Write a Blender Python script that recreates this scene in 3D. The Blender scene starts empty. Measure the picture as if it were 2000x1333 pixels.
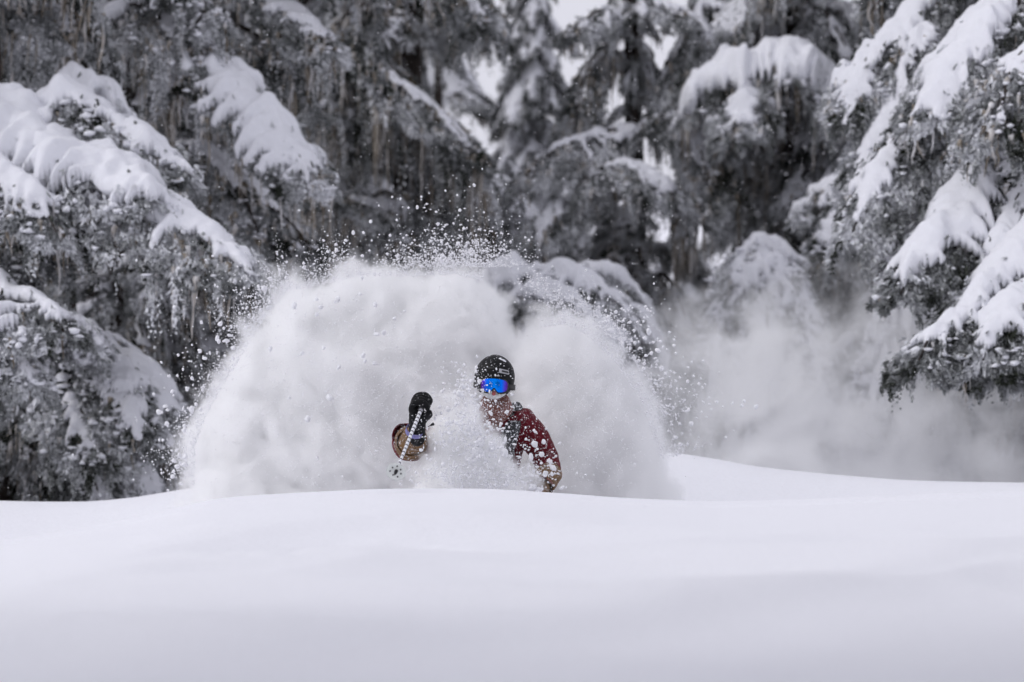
import bpy, bmesh, math, random
import numpy as np
from mathutils import Vector, Matrix
random.seed(7)
RNG = np.random.default_rng(7)
SC = bpy.context.scene
COL = SC.collection
R = math.radians

# ------------------------------------------------------------------ camera, light, exposure
CZ = 1.0                      # camera height above the snow datum
FOC = 100.0
K = FOC / 36 * 2000           # pixels of the 2000 px wide photograph per metre at one metre
cam = bpy.data.cameras.new('camera')
cam.lens = FOC
cam.sensor_width = 36
cam.clip_start = 0.1
cam.clip_end = 2000
cam.dof.use_dof = True
cam.dof.focus_distance = 17.7
cam.dof.aperture_fstop = 1.6
cam_o = bpy.data.objects.new('camera', cam)
COL.objects.link(cam_o)
cam_o.location = (0, 0, CZ)
cam_o.rotation_euler = (R(90), 0, 0)
SC.camera = cam_o

SUN_EL, SUN_AZ = 42, 262      # the brightest cloud stands on the left
w = bpy.data.worlds.new('World')
SC.world = w
w.use_nodes = True
nt = w.node_tree
nt.nodes.clear()
sky = nt.nodes.new('ShaderNodeTexSky')
sky.sky_type = 'NISHITA'
sky.sun_disc = False
sky.sun_elevation = R(SUN_EL)
sky.sun_rotation = R(SUN_AZ)
sky.dust_density = 6
sky.air_density = 1.0
hs = nt.nodes.new('ShaderNodeHueSaturation')
hs.inputs['Saturation'].default_value = 0.22     # grey cloud cover
hs.inputs['Value'].default_value = 1.0
bg = nt.nodes.new('ShaderNodeBackground')
bg.inputs['Strength'].default_value = 0.15
wo = nt.nodes.new('ShaderNodeOutputWorld')
cl = nt.nodes.new('ShaderNodeMixRGB')             # an even deck of cloud over the sky
cl.inputs[0].default_value = 0.85
cl.inputs[2].default_value = (6.3, 6.3, 7.05, 1)
nt.links.new(sky.outputs[0], hs.inputs['Color'])
nt.links.new(hs.outputs[0], cl.inputs[1])
nt.links.new(cl.outputs[0], bg.inputs['Color'])
nt.links.new(bg.outputs[0], wo.inputs['Surface'])
sun = bpy.data.lights.new('sun', 'SUN')
sun.energy = 0.85
sun.angle = R(22)
sun.color = (1.0, 0.99, 0.98)
sun_o = bpy.data.objects.new('sun', sun)
COL.objects.link(sun_o)
_sd = Vector((math.sin(R(SUN_AZ)) * math.cos(R(SUN_EL)), math.cos(R(SUN_AZ)) * math.cos(R(SUN_EL)), math.sin(R(SUN_EL))))
sun_o.rotation_euler = _sd.to_track_quat('Z', 'Y').to_euler()
vs = SC.view_settings
vs.view_transform = 'Standard'
vs.look = 'None'
vs.gamma = 1
vs.use_curve_mapping = False
vs.exposure = -0.22
cy = SC.cycles
cy.max_bounces = 32
cy.diffuse_bounces = 3
cy.glossy_bounces = 2
cy.transmission_bounces = 2
cy.transparent_max_bounces = 8
cy.volume_bounces = 26
cy.volume_step_rate = 1.0
cy.volume_max_steps = 256
cy.use_denoising = True
cy.use_adaptive_sampling = True
cy.adaptive_threshold = 0.03


def P(px, py, d):
    """photograph pixel (2000x1333) at distance d along the view -> world point"""
    return Vector(((px - 1000) / K * d, d, CZ - (py - 666.5) / K * d))


# ------------------------------------------------------------------ small helpers
def tag(o, label=None, cat=None, group=None, kind=None):
    if label: o['label'] = label
    if cat: o['category'] = cat
    if group: o['group'] = group
    if kind: o['kind'] = kind
    return o


def empty(name, loc=(0, 0, 0), parent=None):
    o = bpy.data.objects.new(name, None)
    o.empty_display_size = 0.2
    COL.objects.link(o)
    o.location = loc
    if parent: o.parent = parent
    return o


def mesh_np(name, V, F, mat, parent=None, smooth=False, attrs=None, loc=None):
    """V (n,3); F list/array of equal-length faces or list of arrays; linked as one object"""
    me = bpy.data.meshes.new(name)
    V = np.asarray(V, dtype=np.float32)
    Fs = F if isinstance(F, list) and len(F) and isinstance(F[0], np.ndarray) and F[0].ndim == 2 else [np.asarray(F)]
    Fs = [f for f in Fs if len(f)]
    tot = sum(f.shape[0] for f in Fs)
    loops = np.concatenate([f.reshape(-1) for f in Fs]).astype(np.int32)
    sizes = np.concatenate([np.full(f.shape[0], f.shape[1]) for f in Fs]).astype(np.int32)
    starts = np.concatenate([[0], np.cumsum(sizes)[:-1]]).astype(np.int32)
    me.vertices.add(len(V))
    me.vertices.foreach_set('co', V.reshape(-1))
    me.loops.add(len(loops))
    me.loops.foreach_set('vertex_index', loops)
    me.polygons.add(tot)
    me.polygons.foreach_set('loop_start', starts)
    me.polygons.foreach_set('loop_total', sizes)
    if smooth:
        me.polygons.foreach_set('use_smooth', np.ones(tot, dtype=bool))
    me.update(calc_edges=True)
    if attrs:
        for k, a in attrs.items():
            at = me.attributes.new(k, 'FLOAT', 'POINT')
            at.data.foreach_set('value', np.asarray(a, dtype=np.float32))
    if mat: me.materials.append(mat)
    o = bpy.data.objects.new(name, me)
    COL.objects.link(o)
    if parent: o.parent = parent
    if loc is not None: o.location = loc
    return o


def bm_obj(name, bm, mat, parent=None, smooth=True):
    me = bpy.data.meshes.new(name)
    bm.to_mesh(me)
    bm.free()
    if smooth:
        me.polygons.foreach_set('use_smooth', np.ones(len(me.polygons), dtype=bool))
    if mat: me.materials.append(mat)
    o = bpy.data.objects.new(name, me)
    COL.objects.link(o)
    if parent: o.parent = parent
    return o


def _hash(i, j, k, seed):
    h = (i * 374761393 + j * 668265263 + k * 1274126177 + seed * 974634777) & 0x7fffffff
    h = ((h ^ (h >> 13)) * 1103515245) & 0x7fffffff
    h = ((h ^ (h >> 15)) * 12345677) & 0x7fffffff
    return (h & 0xffff) / 65535.0


def vn(p, seed=0):
    """value noise 0..1 on points (...,3)"""
    p = np.asarray(p, dtype=np.float64)
    f = np.floor(p)
    t = p - f
    t = t * t * (3 - 2 * t)
    i, j, k = (f[..., n].astype(np.int64) for n in range(3))
    out = 0
    for a in (0, 1):
        wa = t[..., 0] if a else 1 - t[..., 0]
        for b in (0, 1):
            wb = t[..., 1] if b else 1 - t[..., 1]
            for c in (0, 1):
                wc = t[..., 2] if c else 1 - t[..., 2]
                out = out + wa * wb * wc * _hash(i + a, j + b, k + c, seed)
    return out


def fbm(p, oct=3, seed=0):
    s, a, tot = 0, 1.0, 0
    p = np.asarray(p, dtype=np.float64)
    for o in range(oct):
        s = s + a * vn(p * (2.03 ** o) + 17.3 * o, seed + o)
        tot += a
        a *= 0.5
    return s / tot


def curve_pts(ctrl, n):
    """Catmull-Rom through ctrl, resampled evenly to n points"""
    c = np.array([tuple(p) for p in ctrl], dtype=float)
    c = np.vstack([2 * c[0] - c[1], c, 2 * c[-1] - c[-2]])
    pts = []
    for i in range(1, len(c) - 2):
        t = np.linspace(0, 1, 16, endpoint=False)[:, None]
        p0, p1, p2, p3 = c[i - 1], c[i], c[i + 1], c[i + 2]
        pts.append(0.5 * ((2 * p1) + (-p0 + p2) * t + (2 * p0 - 5 * p1 + 4 * p2 - p3) * t ** 2 + (-p0 + 3 * p1 - 3 * p2 + p3) * t ** 3))
    pts = np.vstack(pts + [c[-2][None]])
    d = np.concatenate([[0], np.cumsum(np.linalg.norm(np.diff(pts, axis=0), axis=1))])
    s = np.linspace(0, d[-1], n)
    return np.stack([np.interp(s, d, pts[:, k]) for k in range(3)], 1), d[-1]


def tube_np(pts, rad, sides=6, cap=True):
    pts = np.asarray(pts, float)
    n = len(pts)
    rad = np.broadcast_to(np.asarray(rad, float), (n,))
    T = np.gradient(pts, axis=0)
    T /= np.linalg.norm(T, axis=1)[:, None] + 1e-9
    ref = np.array([0, 0, 1.0]) if abs(T[:, 2]).mean() < 0.8 else np.array([1.0, 0, 0])
    A = np.cross(T, ref); A /= np.linalg.norm(A, axis=1)[:, None] + 1e-9
    B = np.cross(T, A)
    th = np.arange(sides) * 2 * np.pi / sides
    V = (pts[:, None] + rad[:, None, None] * (A[:, None] * np.cos(th)[None, :, None] + B[:, None] * np.sin(th)[None, :, None])).reshape(-1, 3)
    i = np.arange(n - 1)[:, None] * sides
    j = np.arange(sides)[None]
    k = (j + 1) % sides
    F = np.stack([i + j, i + k, i + sides + k, i + sides + j], -1).reshape(-1, 4)
    Fs = [F]
    if cap:
        V = np.vstack([V, pts[0], pts[-1]])
        a = len(V) - 2
        jj = np.arange(sides); kk = (jj + 1) % sides
        Fs.append(np.stack([kk, jj, np.full(sides, a)], 1))
        b = (n - 1) * sides
        Fs.append(np.stack([b + jj, b + kk, np.full(sides, a + 1)], 1))
    return V, Fs


def join_np(parts):
    """parts: list of (V, [F...]) -> (V, [F4, F3])"""
    Vs, by, off = [], {}, 0
    for V, Fs in parts:
        if not isinstance(Fs, list): Fs = [Fs]
        for f in Fs:
            if len(f): by.setdefault(f.shape[1], []).append(f + off)
        Vs.append(V); off += len(V)
    return np.vstack(Vs), [np.vstack(v) for v in by.values()]


# ------------------------------------------------------------------ materials
def mat_new(name):
    m = bpy.data.materials.new(name)
    m.use_nodes = True
    n = m.node_tree.nodes
    b = n['Principled BSDF']
    return m, m.node_tree, b


def mnode(t, kind, **kw):
    n = t.nodes.new(kind)
    for k, v in kw.items():
        setattr(n, k, v)
    return n


def noise_node(t, scale, detail=3, coord='Object', rough=0.5):
    tc = mnode(t, 'ShaderNodeTexCoord')
    nz = mnode(t, 'ShaderNodeTexNoise')
    nz.inputs['Scale'].default_value = scale
    nz.inputs['Detail'].default_value = detail
    nz.inputs['Roughness'].default_value = rough
    t.links.new(tc.outputs[coord], nz.inputs['Vector'])
    return nz


def ramp(t, src, stops):
    r = mnode(t, 'ShaderNodeValToRGB')
    e = r.color_ramp.elements
    e[0].position, e[0].color = stops[0][0], (*stops[0][1], 1)
    e[1].position, e[1].color = stops[-1][0], (*stops[-1][1], 1)
    for p, c in stops[1:-1]:
        x = e.new(p); x.color = (*c, 1)
    t.links.new(src, r.inputs[0])
    return r


def bump(t, b, src, strength, dist):
    bp = mnode(t, 'ShaderNodeBump')
    bp.inputs['Strength'].default_value = strength
    bp.inputs['Distance'].default_value = dist
    t.links.new(src, bp.inputs['Height'])
    t.links.new(bp.outputs[0], b.inputs['Normal'])


def snow_mat(name, c=(0.86, 0.87, 0.91), sc=35, bs=0.35, bd=0.01):
    m, t, b = mat_new(name)
    nz = noise_node(t, sc, 4)
    r = ramp(t, nz.outputs['Fac'], [(0.3, tuple(x * 0.965 for x in c)), (0.7, c)])
    t.links.new(r.outputs[0], b.inputs['Base Color'])
    b.inputs['Roughness'].default_value = 0.85
    b.inputs['Specular IOR Level'].default_value = 0.15
    bump(t, b, nz.outputs['Fac'], bs, bd)
    return m


def frosty_mat(name, dark, mid, frost):
    """needles and lichen: how much rime sits on each sprig is stored in the mesh as 'frost'"""
    m, t, b = mat_new(name)
    at = mnode(t, 'ShaderNodeAttribute', attribute_name='frost')
    r = ramp(t, at.outputs['Fac'], [(0.0, dark), (0.4, mid), (1.0, frost)])
    t.links.new(r.outputs[0], b.inputs['Base Color'])
    b.inputs['Roughness'].default_value = 0.9
    b.inputs['Specular IOR Level'].default_value = 0.1
    return m


def plain(name, c, rough=0.6, metal=0.0, nscale=None, var=0.25, bs=0.2, bd=0.002, snow=0.0, sscale=60):
    m, t, b = mat_new(name)
    b.inputs['Roughness'].default_value = rough
    b.inputs['Metallic'].default_value = metal
    nz = noise_node(t, nscale or 40, 4)
    r = ramp(t, nz.outputs['Fac'], [(0.3, tuple(x * (1 - var) for x in c)), (0.7, tuple(min(1, x * (1 + var)) for x in c))])
    src = r.outputs[0]
    if snow > 0:       # powder stuck to the cloth in specks
        n2 = noise_node(t, sscale, 5, rough=0.7)
        r2 = ramp(t, n2.outputs['Fac'], [(0.62 - snow * 0.3, (0, 0, 0)), (0.68 - snow * 0.3, (1, 1, 1))])
        mx = mnode(t, 'ShaderNodeMixRGB')
        mx.inputs[2].default_value = (0.8, 0.82, 0.87, 1)
        t.links.new(r2.outputs[0], mx.inputs[0])
        t.links.new(src, mx.inputs[1])
        src = mx.outputs[0]
    t.links.new(src, b.inputs['Base Color'])
    bump(t, b, nz.outputs['Fac'], bs, bd)
    return m


M_GROUND = snow_mat('field_snow', (0.86, 0.862, 0.905), 45, 0.35, 0.012)
M_SNOW = snow_mat('bough_snow', (0.80, 0.805, 0.85), 14, 0.45, 0.02)
M_CLUMP = snow_mat('clump_snow', (0.90, 0.90, 0.93), 60, 0.3, 0.004)
M_NEEDLE = frosty_mat('rimed_needles', (0.022, 0.026, 0.017), (0.28, 0.29, 0.295), (0.80, 0.81, 0.84))
M_LICHEN = frosty_mat('rimed_lichen', (0.085, 0.066, 0.045), (0.34, 0.30, 0.25), (0.76, 0.75, 0.76))
M_BARK = plain('dark_bark', (0.028, 0.020, 0.016), 0.9, 0, 12, 0.5, 0.8, 0.03)

# ------------------------------------------------------------------ the snow field
def prof(y, pts):
    px = np.array([p[0] for p in pts], float); py = np.array([p[1] for p in pts], float)
    return (px - 1000) / K * y, CZ - (py - 666.5) / K * y


ROWS = [
    (-60, [(-1e4, 0.0), (1e4, 0.0)]),
    (2.0, [(-40, 0.02), (-1, 0.0), (0, 0.0), (1, -0.02), (40, 0.1)]),
    (8.2, [(-40, 0.1), (-1.5, 0.01), (0.3, -0.01), (0.8, -0.005), (1.5, 0.045), (40, 0.2)]),
    (12.5, [(-60, 0.0), (-2.3, -0.04), (-0.6, 0.02), (0.6, 0.055), (1.6, 0.075), (2.3, 0.115), (40, 0.3)]),
    (14.6, [(-60, 0.0), (-2.6, -0.11), (-1.2, 0.03), (0.2, 0.095), (1.4, 0.075), (2.6, 0.13), (40, 0.3)]),
    (16.8, 'A'), (17.75, 'T'), (19.3, 'T2'), (21.0, 'B'), (23.5, 'C'),
    (27, [(-60, -0.5), (-4, -0.55), (0, -0.6), (3, -0.5), (60, -0.3)]),
    (36, [(-60, -0.6), (0, -0.9), (60, -0.5)]),
    (60, [(-60, 0.5), (0, -0.2), (60, 0.6)]),
    (120, [(-200, 5), (0, 2.0), (200, 5)]),
    (600, [(-900, 60), (0, 34), (900, 60)]),
]
PA = [(-900, 1090), (-300, 1085), (0, 1057), (250, 1012), (420, 972), (520, 965), (640, 958), (750, 953), (930, 953), (1010, 957), (1100, 963), (1220, 973), (1400, 980), (1600, 975), (1800, 966), (2000, 960), (2400, 955), (3000, 950)]
PB = [(-900, 990), (-200, 972), (0, 978), (110, 985), (210, 986), (300, 974), (350, 962), (425, 950), (520, 972), (700, 985), (900, 975), (1050, 940), (1180, 900), (1300, 882), (1400, 893), (1500, 912), (1650, 930), (1800, 940), (2000, 947), (2600, 940)]


def ground_z(x, y):
    x = np.asarray(x, float); y = np.asarray(y, float)
    zs, ys = [], []
    for yy, pts in ROWS:
        if pts == 'A': X, Z = prof(yy, PA)
        elif pts == 'B': X, Z = prof(yy, PB)
        elif pts == 'T':
            X, Z = prof(yy, PA); Z = Z - 0.42
        elif pts == 'T2':
            X, Z = prof(yy, PA); Z = Z - 0.52
        elif pts == 'C':
            X, Z = prof(yy, PB); Z = Z - 0.16
        else:
            X = np.array([p[0] for p in pts], float); Z = np.array([p[1] for p in pts], float)
        d = 0.12 * max(1.0, yy / 16) if yy > 0 else 1
        z = (np.interp(x - d, X, Z) + 2 * np.interp(x, X, Z) + np.interp(x + d, X, Z)) / 4
        zs.append(z); ys.append(yy)
    zs = np.stack(zs, 0); ys = np.array(ys, float)
    # monotone smooth interpolation along y (Hermite with limited slopes)
    s = np.diff(zs, axis=0) / np.diff(ys)[:, None] if zs.ndim == 2 else None
    m = np.zeros_like(zs)
    a, b = s[:-1], s[1:]
    m[1:-1] = np.where(a * b > 0, 2 * a * b / (a + b + 1e-12), 0)
    m[0], m[-1] = s[0], s[-1]
    idx = np.clip(np.searchsorted(ys, y) - 1, 0, len(ys) - 2)
    ar = np.arange(len(x))
    h = ys[idx + 1] - ys[idx]
    t = np.clip((y - ys[idx]) / h, 0, 1)
    z0, z1, m0, m1 = zs[idx, ar], zs[idx + 1, ar], m[idx, ar], m[idx + 1, ar]
    z = (2 * t**3 - 3 * t**2 + 1) * z0 + (t**3 - 2 * t**2 + t) * h * m0 + (-2 * t**3 + 3 * t**2) * z1 + (t**3 - t**2) * h * m1
    # soft drifts, faint except near the crest line
    p = np.stack([x * 0.45 + 0.1 * y, y * 0.55, np.zeros_like(x)], 1)
    near = np.clip((y - 5) / 3, 0, 1)
    crest = np.exp(-((y - 16.8) / 0.9) ** 2)
    z = z + (fbm(p, 2, 3) - 0.5) * 0.12 * near * (1 - 0.8 * crest)
    p2 = np.stack([x * 1.3 + 3, y * 1.0 + 0.3 * x, np.zeros_like(x)], 1)
    z = z + (fbm(p2, 3, 9) - 0.5) * 0.022 * near * (1 - 0.6 * crest)
    # soft terraces left by the wind: (line of photograph pixels on the snow, drop in metres, run in metres)
    for (xa, ya, xb, yb, hgt, run) in ((-3.2, 12.6, 3.0, 15.4, 0.050, 0.7), (-0.6, 8.9, 2.4, 12.0, 0.036, 0.6), (-2.5, 10.4, 0.5, 12.4, 0.028, 0.5), (0.4, 14.0, 3.2, 15.9, 0.035, 0.4), (-3.5, 14.2, -1.2, 16.4, 0.05, 0.5)):
        L_ = math.hypot(xb - xa, yb - ya); tx, ty = (xb - xa) / L_, (yb - ya) / L_
        al = (x - xa) * tx + (y - ya) * ty
        ac = -(x - xa) * ty + (y - ya) * tx + 0.25 * np.sin(al * 1.1 + xa)
        env = np.clip((al + 1) / 1.5, 0, 1) * np.clip((L_ + 1 - al) / 1.5, 0, 1)
        z = z + 3.0 * np.clip((16.0 - y) / 1.4, 0, 1) * hgt * env * (1 / (1 + np.exp(-np.clip(ac / run * 6, -30, 30))) * np.exp(-np.clip(ac, 0, None) / (run * 2.2)))
    p4 = np.stack([x * 0.42 - 0.30 * y + 5, y * 0.62 + 0.16 * x, np.zeros_like(x)], 1)
    rdg = 1 - np.abs(2 * vn(p4, 41) - 1)
    p5 = np.stack([x * 1.1 - 0.5 * y + 9, y * 1.5 + 0.4 * x, np.zeros_like(x)], 1)
    rd2 = 1 - np.abs(2 * vn(p5, 43) - 1)
    z = z + (0.12 * rdg + 0.030 * rd2 - 0.08) * near * np.clip((16.1 - y) / 2.0, 0, 1)
    # wind-rippled patch
    cx, cyy = (640 - 1000) / K * 12.6, 12.6
    m_ = np.exp(-(((x - cx) / 0.55) ** 2 + ((y - cyy - (x - cx) * 0.6) / 0.75) ** 2) ** 1.5)
    p3 = np.stack([x * 10 + 2, y * 9.0 - 4 * x, np.zeros_like(x)], 1)
    z = z + (fbm(p3, 2, 21) - 0.5) * 0.07 * m_
    # nothing nearer than the crest may stand above the crest line
    yc = np.clip(y, 2, 30)
    pyA = np.interp(x * K / yc + 1000, [q_[0] for q_ in PA], [q_[1] for q_ in PA])
    cap = CZ - (pyA + 3 + 16 * (16.8 - yc) - 666.5) / K * yc
    k_ = 0.02
    zc_ = np.minimum(z, cap) - k_ * np.exp(-np.abs(z - cap) / k_) * 0.5
    z = np.where((y < 16.4) & (y > 8), zc_, z)
    return z


def axis(segs):
    out = []
    for a, b, n in segs:
        out.append(np.linspace(a, b, n, endpoint=False))
    out.append(np.array([segs[-1][1]], float))
    return np.concatenate(out)


gx = axis([(-600, -60, 10), (-60, -10, 20), (-10, -3.4, 34), (-3.4, 3.4, 250), (3.4, 10, 34), (10, 60, 20), (60, 600, 10)])
gy = axis([(-60, 5, 14), (5, 10, 60), (10, 15, 110), (15, 19, 90), (19, 26, 60), (26, 60, 40), (60, 600, 24)])
GX, GY = np.meshgrid(gx, gy)
gzv = ground_z(GX.ravel(), GY.ravel())
nx_, ny_ = len(gx), len(gy)
ii = np.arange(nx_ - 1)[None] + np.arange(ny_ - 1)[:, None] * nx_
GF = np.stack([ii, ii + 1, ii + nx_ + 1, ii + nx_], -1).reshape(-1, 4)
ground = mesh_np('snow_ground', np.stack([GX.ravel(), GY.ravel(), gzv], 1), GF, M_GROUND, smooth=True)
tag(ground, kind='structure')


# ------------------------------------------------------------------ boughs
def frames(D):
    """orthonormal frames for directions D (n,3), random roll"""
    D = D / (np.linalg.norm(D, axis=1)[:, None] + 1e-9)
    r = RNG.normal(size=D.shape)
    A = np.cross(D, r); A /= np.linalg.norm(A, axis=1)[:, None] + 1e-9
    return D, A, np.cross(D, A)


def blades(O, D, L, Wd, fr, nb=5, spread=0.75):
    """sprigs: fans of nb narrow triangles from O along D; returns V, F, frost"""
    n = len(O)
    D, A, B = frames(D)
    Vs, fv = [], []
    for b in range(nb):
        th = 2 * np.pi * b / nb + RNG.uniform(0, 6.28, n)
        sp = spread * RNG.uniform(0.35, 1.1, n) if b else np.full(n, 0.08)
        s0 = (RNG.uniform(0.0, 0.65, n) if b else np.zeros(n))[:, None]
        d = D + sp[:, None] * (A * np.cos(th)[:, None] + B * np.sin(th)[:, None])
        d /= np.linalg.norm(d, axis=1)[:, None]
        side = np.cross(d, A + 0.3 * B); side /= np.linalg.norm(side, axis=1)[:, None] + 1e-9
        base = O + D * L[:, None] * s0
        ln = L[:, None] * (RNG.uniform(0.45, 0.8, n)[:, None] if b else 1.0)
        wd = Wd[:, None]
        Vs += [base - side * wd * 0.35, base + d * ln * 0.55 + side * wd * 0.5, base + d * ln, base + d * ln * 0.45 - side * wd * 0.55]
        fb = np.clip(fr + RNG.normal(0, 0.06, n), 0, 1)
        fv += [fb] * 4
    V = np.stack(Vs, 1).reshape(-1, 3)
    fv = np.stack(fv, 1).reshape(-1)
    q = np.arange(n * nb)[:, None] * 4
    F = q + np.array([0, 1, 2, 3])[None]
    return V, F, fv


def bough(name, ctrl, width, parent, seed=0, snow=0.09, cover=0.75, droop=0.55, hang=0.35, nsprig=1500, nhang=110,
          nlich=40, lich=0.3, frost=0.45, label=None, wtip=0.25, sprig=0.07, res=1.0, taper=None, sweep=0.35):
    """one drooping conifer bough: woody spine (the part's own mesh) + foliage, snow_load and lichen as sub-parts"""
    NU = 48
    frost = frost + 0.09
    sp, length = curve_pts(ctrl, NU)
    T = np.gradient(sp, axis=0); T /= np.linalg.norm(T, axis=1)[:, None]
    S = np.cross(T, [0, 0, 1.0]); S /= np.linalg.norm(S, axis=1)[:, None] + 1e-6
    S = np.stack([np.convolve(np.pad(S[:, k], 4, 'edge'), np.ones(9) / 9, 'valid') for k in range(3)], 1)
    S /= np.linalg.norm(S, axis=1)[:, None] + 1e-6
    H = T * np.array([1, 1, 0.4])
    uu = np.linspace(0, 1, NU)
    Wu = width * (wtip + (1 - wtip) * np.sin(np.pi * np.clip(0.18 + 0.82 * uu, 0, 1)) ** 0.8)
    Wu *= 0.85 + 0.4 * vn(np.stack([uu * 4, uu * 0 + seed, uu * 0], 1), seed)

    def surf(u, v):
        a = np.clip(u, 0, 1) * (NU - 1); i = np.clip(a.astype(int), 0, NU - 2); f = (a - i)[..., None]
        p = sp[i] * (1 - f) + sp[i + 1] * f
        s = S[i] * (1 - f) + S[i + 1] * f
        h = H[i] * (1 - f) + H[i + 1] * f
        wv = Wu[i] * (1 - f[..., 0]) + Wu[i + 1] * f[..., 0]
        # branchlets: each its own length and sag
        b = vn(np.stack([u * length * 5.5, np.sign(v) * 7.7 + seed, u * 0], -1), seed + 5)
        av = np.abs(v)
        q = p + s * (v * wv * (0.8 + 0.4 * b))[..., None] + h * (av * wv * sweep)[..., None]
        q = q + np.array([0, 0, -1.0]) * (wv * droop * av ** 1.6 * (0.75 + 0.6 * b))[..., None]
        lump = (vn(np.stack([u * length * 3.1, v * wv * 3.1, u * 0 + seed], -1), seed + 2) - 0.5)
        q[..., 2] += lump * 0.09
        return q, wv

    # woody spine
    V, F = tube_np(sp - np.array([0, 0, 0.015]), np.linspace(0.035, 0.008, NU) * max(1, width), 6)
    root = mesh_np(name, V, F, M_BARK, parent)
    if label: root['label'] = label
    # foliage
    n1 = int(nsprig * res)
    u = RNG.beta(1.15, 0.9, n1); v = np.sign(RNG.uniform(-1, 1, n1)) * RNG.uniform(0, 1, n1) ** 0.6
    O, wv = surf(u, v)
    O[:, 2] += np.where(RNG.uniform(size=n1) < 0.06, RNG.uniform(0.0, 0.8, n1) * snow, -RNG.uniform(0.02, 0.09, n1))
    a = np.clip(u, 0, 1) * (NU - 1); i = np.clip(a.astype(int), 0, NU - 1)
    D = S[i] * (v * 1.0)[:, None] + T[i] * 0.8 + np.array([0, 0, -1.0]) * RNG.uniform(0.2, 1.3, n1)[:, None] + RNG.normal(0, 0.35, (n1, 3))
    cl = fbm(O * 4.0, 2, seed + 30)
    fr = np.clip(frost + (cl - 0.5) * 2.2 + RNG.normal(0, 0.07, n1), 0, 1)
    parts = [blades(O, D, sprig * RNG.uniform(0.7, 1.4, n1), sprig * 0.24 * RNG.uniform(0.7, 1.4, n1), fr)]
    # pendulous twigs forming the curtain
    n2 = int(nhang * res)
    nb_ = max(6, n2 // 8)
    bu = RNG.beta(1.1, 0.9, nb_); bv_ = np.sign(RNG.uniform(-1, 1, nb_)) * RNG.uniform(0.05, 1, nb_) ** 0.6
    bl = RNG.uniform(0.3, 1.35, nb_) * (0.55 + 0.6 * np.sin(np.pi * np.clip(bu, 0.02, 0.98)))
    bf_ = RNG.normal(0, 0.22, nb_)
    pick = RNG.integers(0, nb_, n2)
    ou = RNG.normal(0, 0.045 / length, n2); ov = RNG.normal(0, 0.05 / width, n2)
    u = np.clip(bu[pick] + ou, 0.01, 1); v = np.clip(bv_[pick] + ov, -1, 1)
    O, wv = surf(u, v)
    Oc, _ = surf(bu[pick], bv_[pick])
    away = np.linalg.norm(O - Oc, axis=1)
    Lh = hang * bl[pick] * np.clip(1.0 - away * 6, 0.25, 1) * RNG.uniform(0.7, 1.05, n2)
    k = 13
    tt = (np.arange(k) + 0.5) / k
    sway = RNG.normal(0, 0.10, (n2, 1, 3)) * np.array([1, 1, 0])
    ai = np.clip((u * (NU - 1)).astype(int), 0, NU - 1)
    out = (S[ai] * np.sign(v)[:, None] * 0.22 + T[ai] * 0.25)[:, None]
    conv = ((Oc - O) * np.array([1, 1, 0]))[:, None] * 0.55 * (tt ** 1.3)[None, :, None]
    bsw = (RNG.normal(0, 0.12, (nb_, 3)) * np.array([1, 1, 0]))[pick][:, None]
    C = O[:, None] + conv + (sway * 0.4 + bsw + out) * (Lh[:, None] * (1 - (1 - tt) ** 2))[..., None] - np.array([0, 0, 1.0]) * (Lh[:, None] * tt)[..., None]
    C = C.reshape(-1, 3); m = len(C)
    C = C + RNG.normal(0, 0.008, C.shape)
    D = np.tile(np.array([0, 0, -1.0]), (m, 1)) + RNG.normal(0, 0.45, (m, 3))
    cl = fbm(C * 5.0, 2, seed + 31)
    fr = np.clip(frost + 0.02 + np.repeat(bf_[pick], k) + (cl - 0.5) * 1.0 + RNG.normal(0, 0.06, m) - np.tile(tt, n2) * 0.08, 0, 1)
    tl = np.tile(1 - 0.55 * tt, n2)
    parts.append(blades(C, D, sprig * 0.8 * RNG.uniform(0.6, 1.25, m) * tl, sprig * 0.24 * RNG.uniform(0.7, 1.3, m), fr, nb=3, spread=0.8))
    Vs = np.vstack([p[0] for p in parts]); off = len(parts[0][0])
    Fs = np.vstack([parts[0][1], parts[1][1] + off])
    mesh_np('foliage', Vs, Fs, M_NEEDLE, root, attrs={'frost': np.concatenate([p[2] for p in parts])})
    # lichen and rime strands
    n3 = int(nlich * res)
    if n3:
        u = RNG.uniform(0.03, 0.97, n3); v = RNG.uniform(-0.95, 0.95, n3)
        c_ = np.round(RNG.uniform(0, 1, n3) * max(3, n3 / 5)) ; cu = _hash(c_.astype(np.int64), 0, 0, seed); cv = _hash(c_.astype(np.int64), 1, 0, seed) * 2 - 1
        u = np.where(RNG.uniform(size=n3) < 0.7, np.clip(cu + RNG.normal(0, 0.03, n3), 0.02, 0.98), u)
        v = np.where(RNG.uniform(size=n3) < 0.7, np.clip(cv + RNG.normal(0, 0.10, n3), -1, 1), v)
        O, wv = surf(u, v)
        Ls = lich * RNG.uniform(0.35, 1.3, n3)
        parts = []
        kk = 7
        for q in range(n3):
            t_ = np.linspace(0, 1, kk)
            pts = O[q] - np.array([0, 0, 1.0]) * (Ls[q] * t_)[:, None] + np.cumsum(RNG.normal(0, 0.010, (kk, 3)), 0) * np.array([1, 1, 0.3])
            rr = RNG.uniform(0.008, 0.02) * (1 - t_ ** 1.5) * (1 + 0.9 * RNG.uniform(-0.6, 0.9, kk)) + 0.0015
            Vt, Ft = tube_np(pts, rr, 4, cap=False)
            parts.append((Vt, Ft))
        V, F = join_np(parts)
        fr = np.repeat(np.clip(RNG.normal(frost + 0.05, 0.25, n3), 0, 1), kk * 4) + RNG.normal(0, 0.15, len(V))
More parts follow.
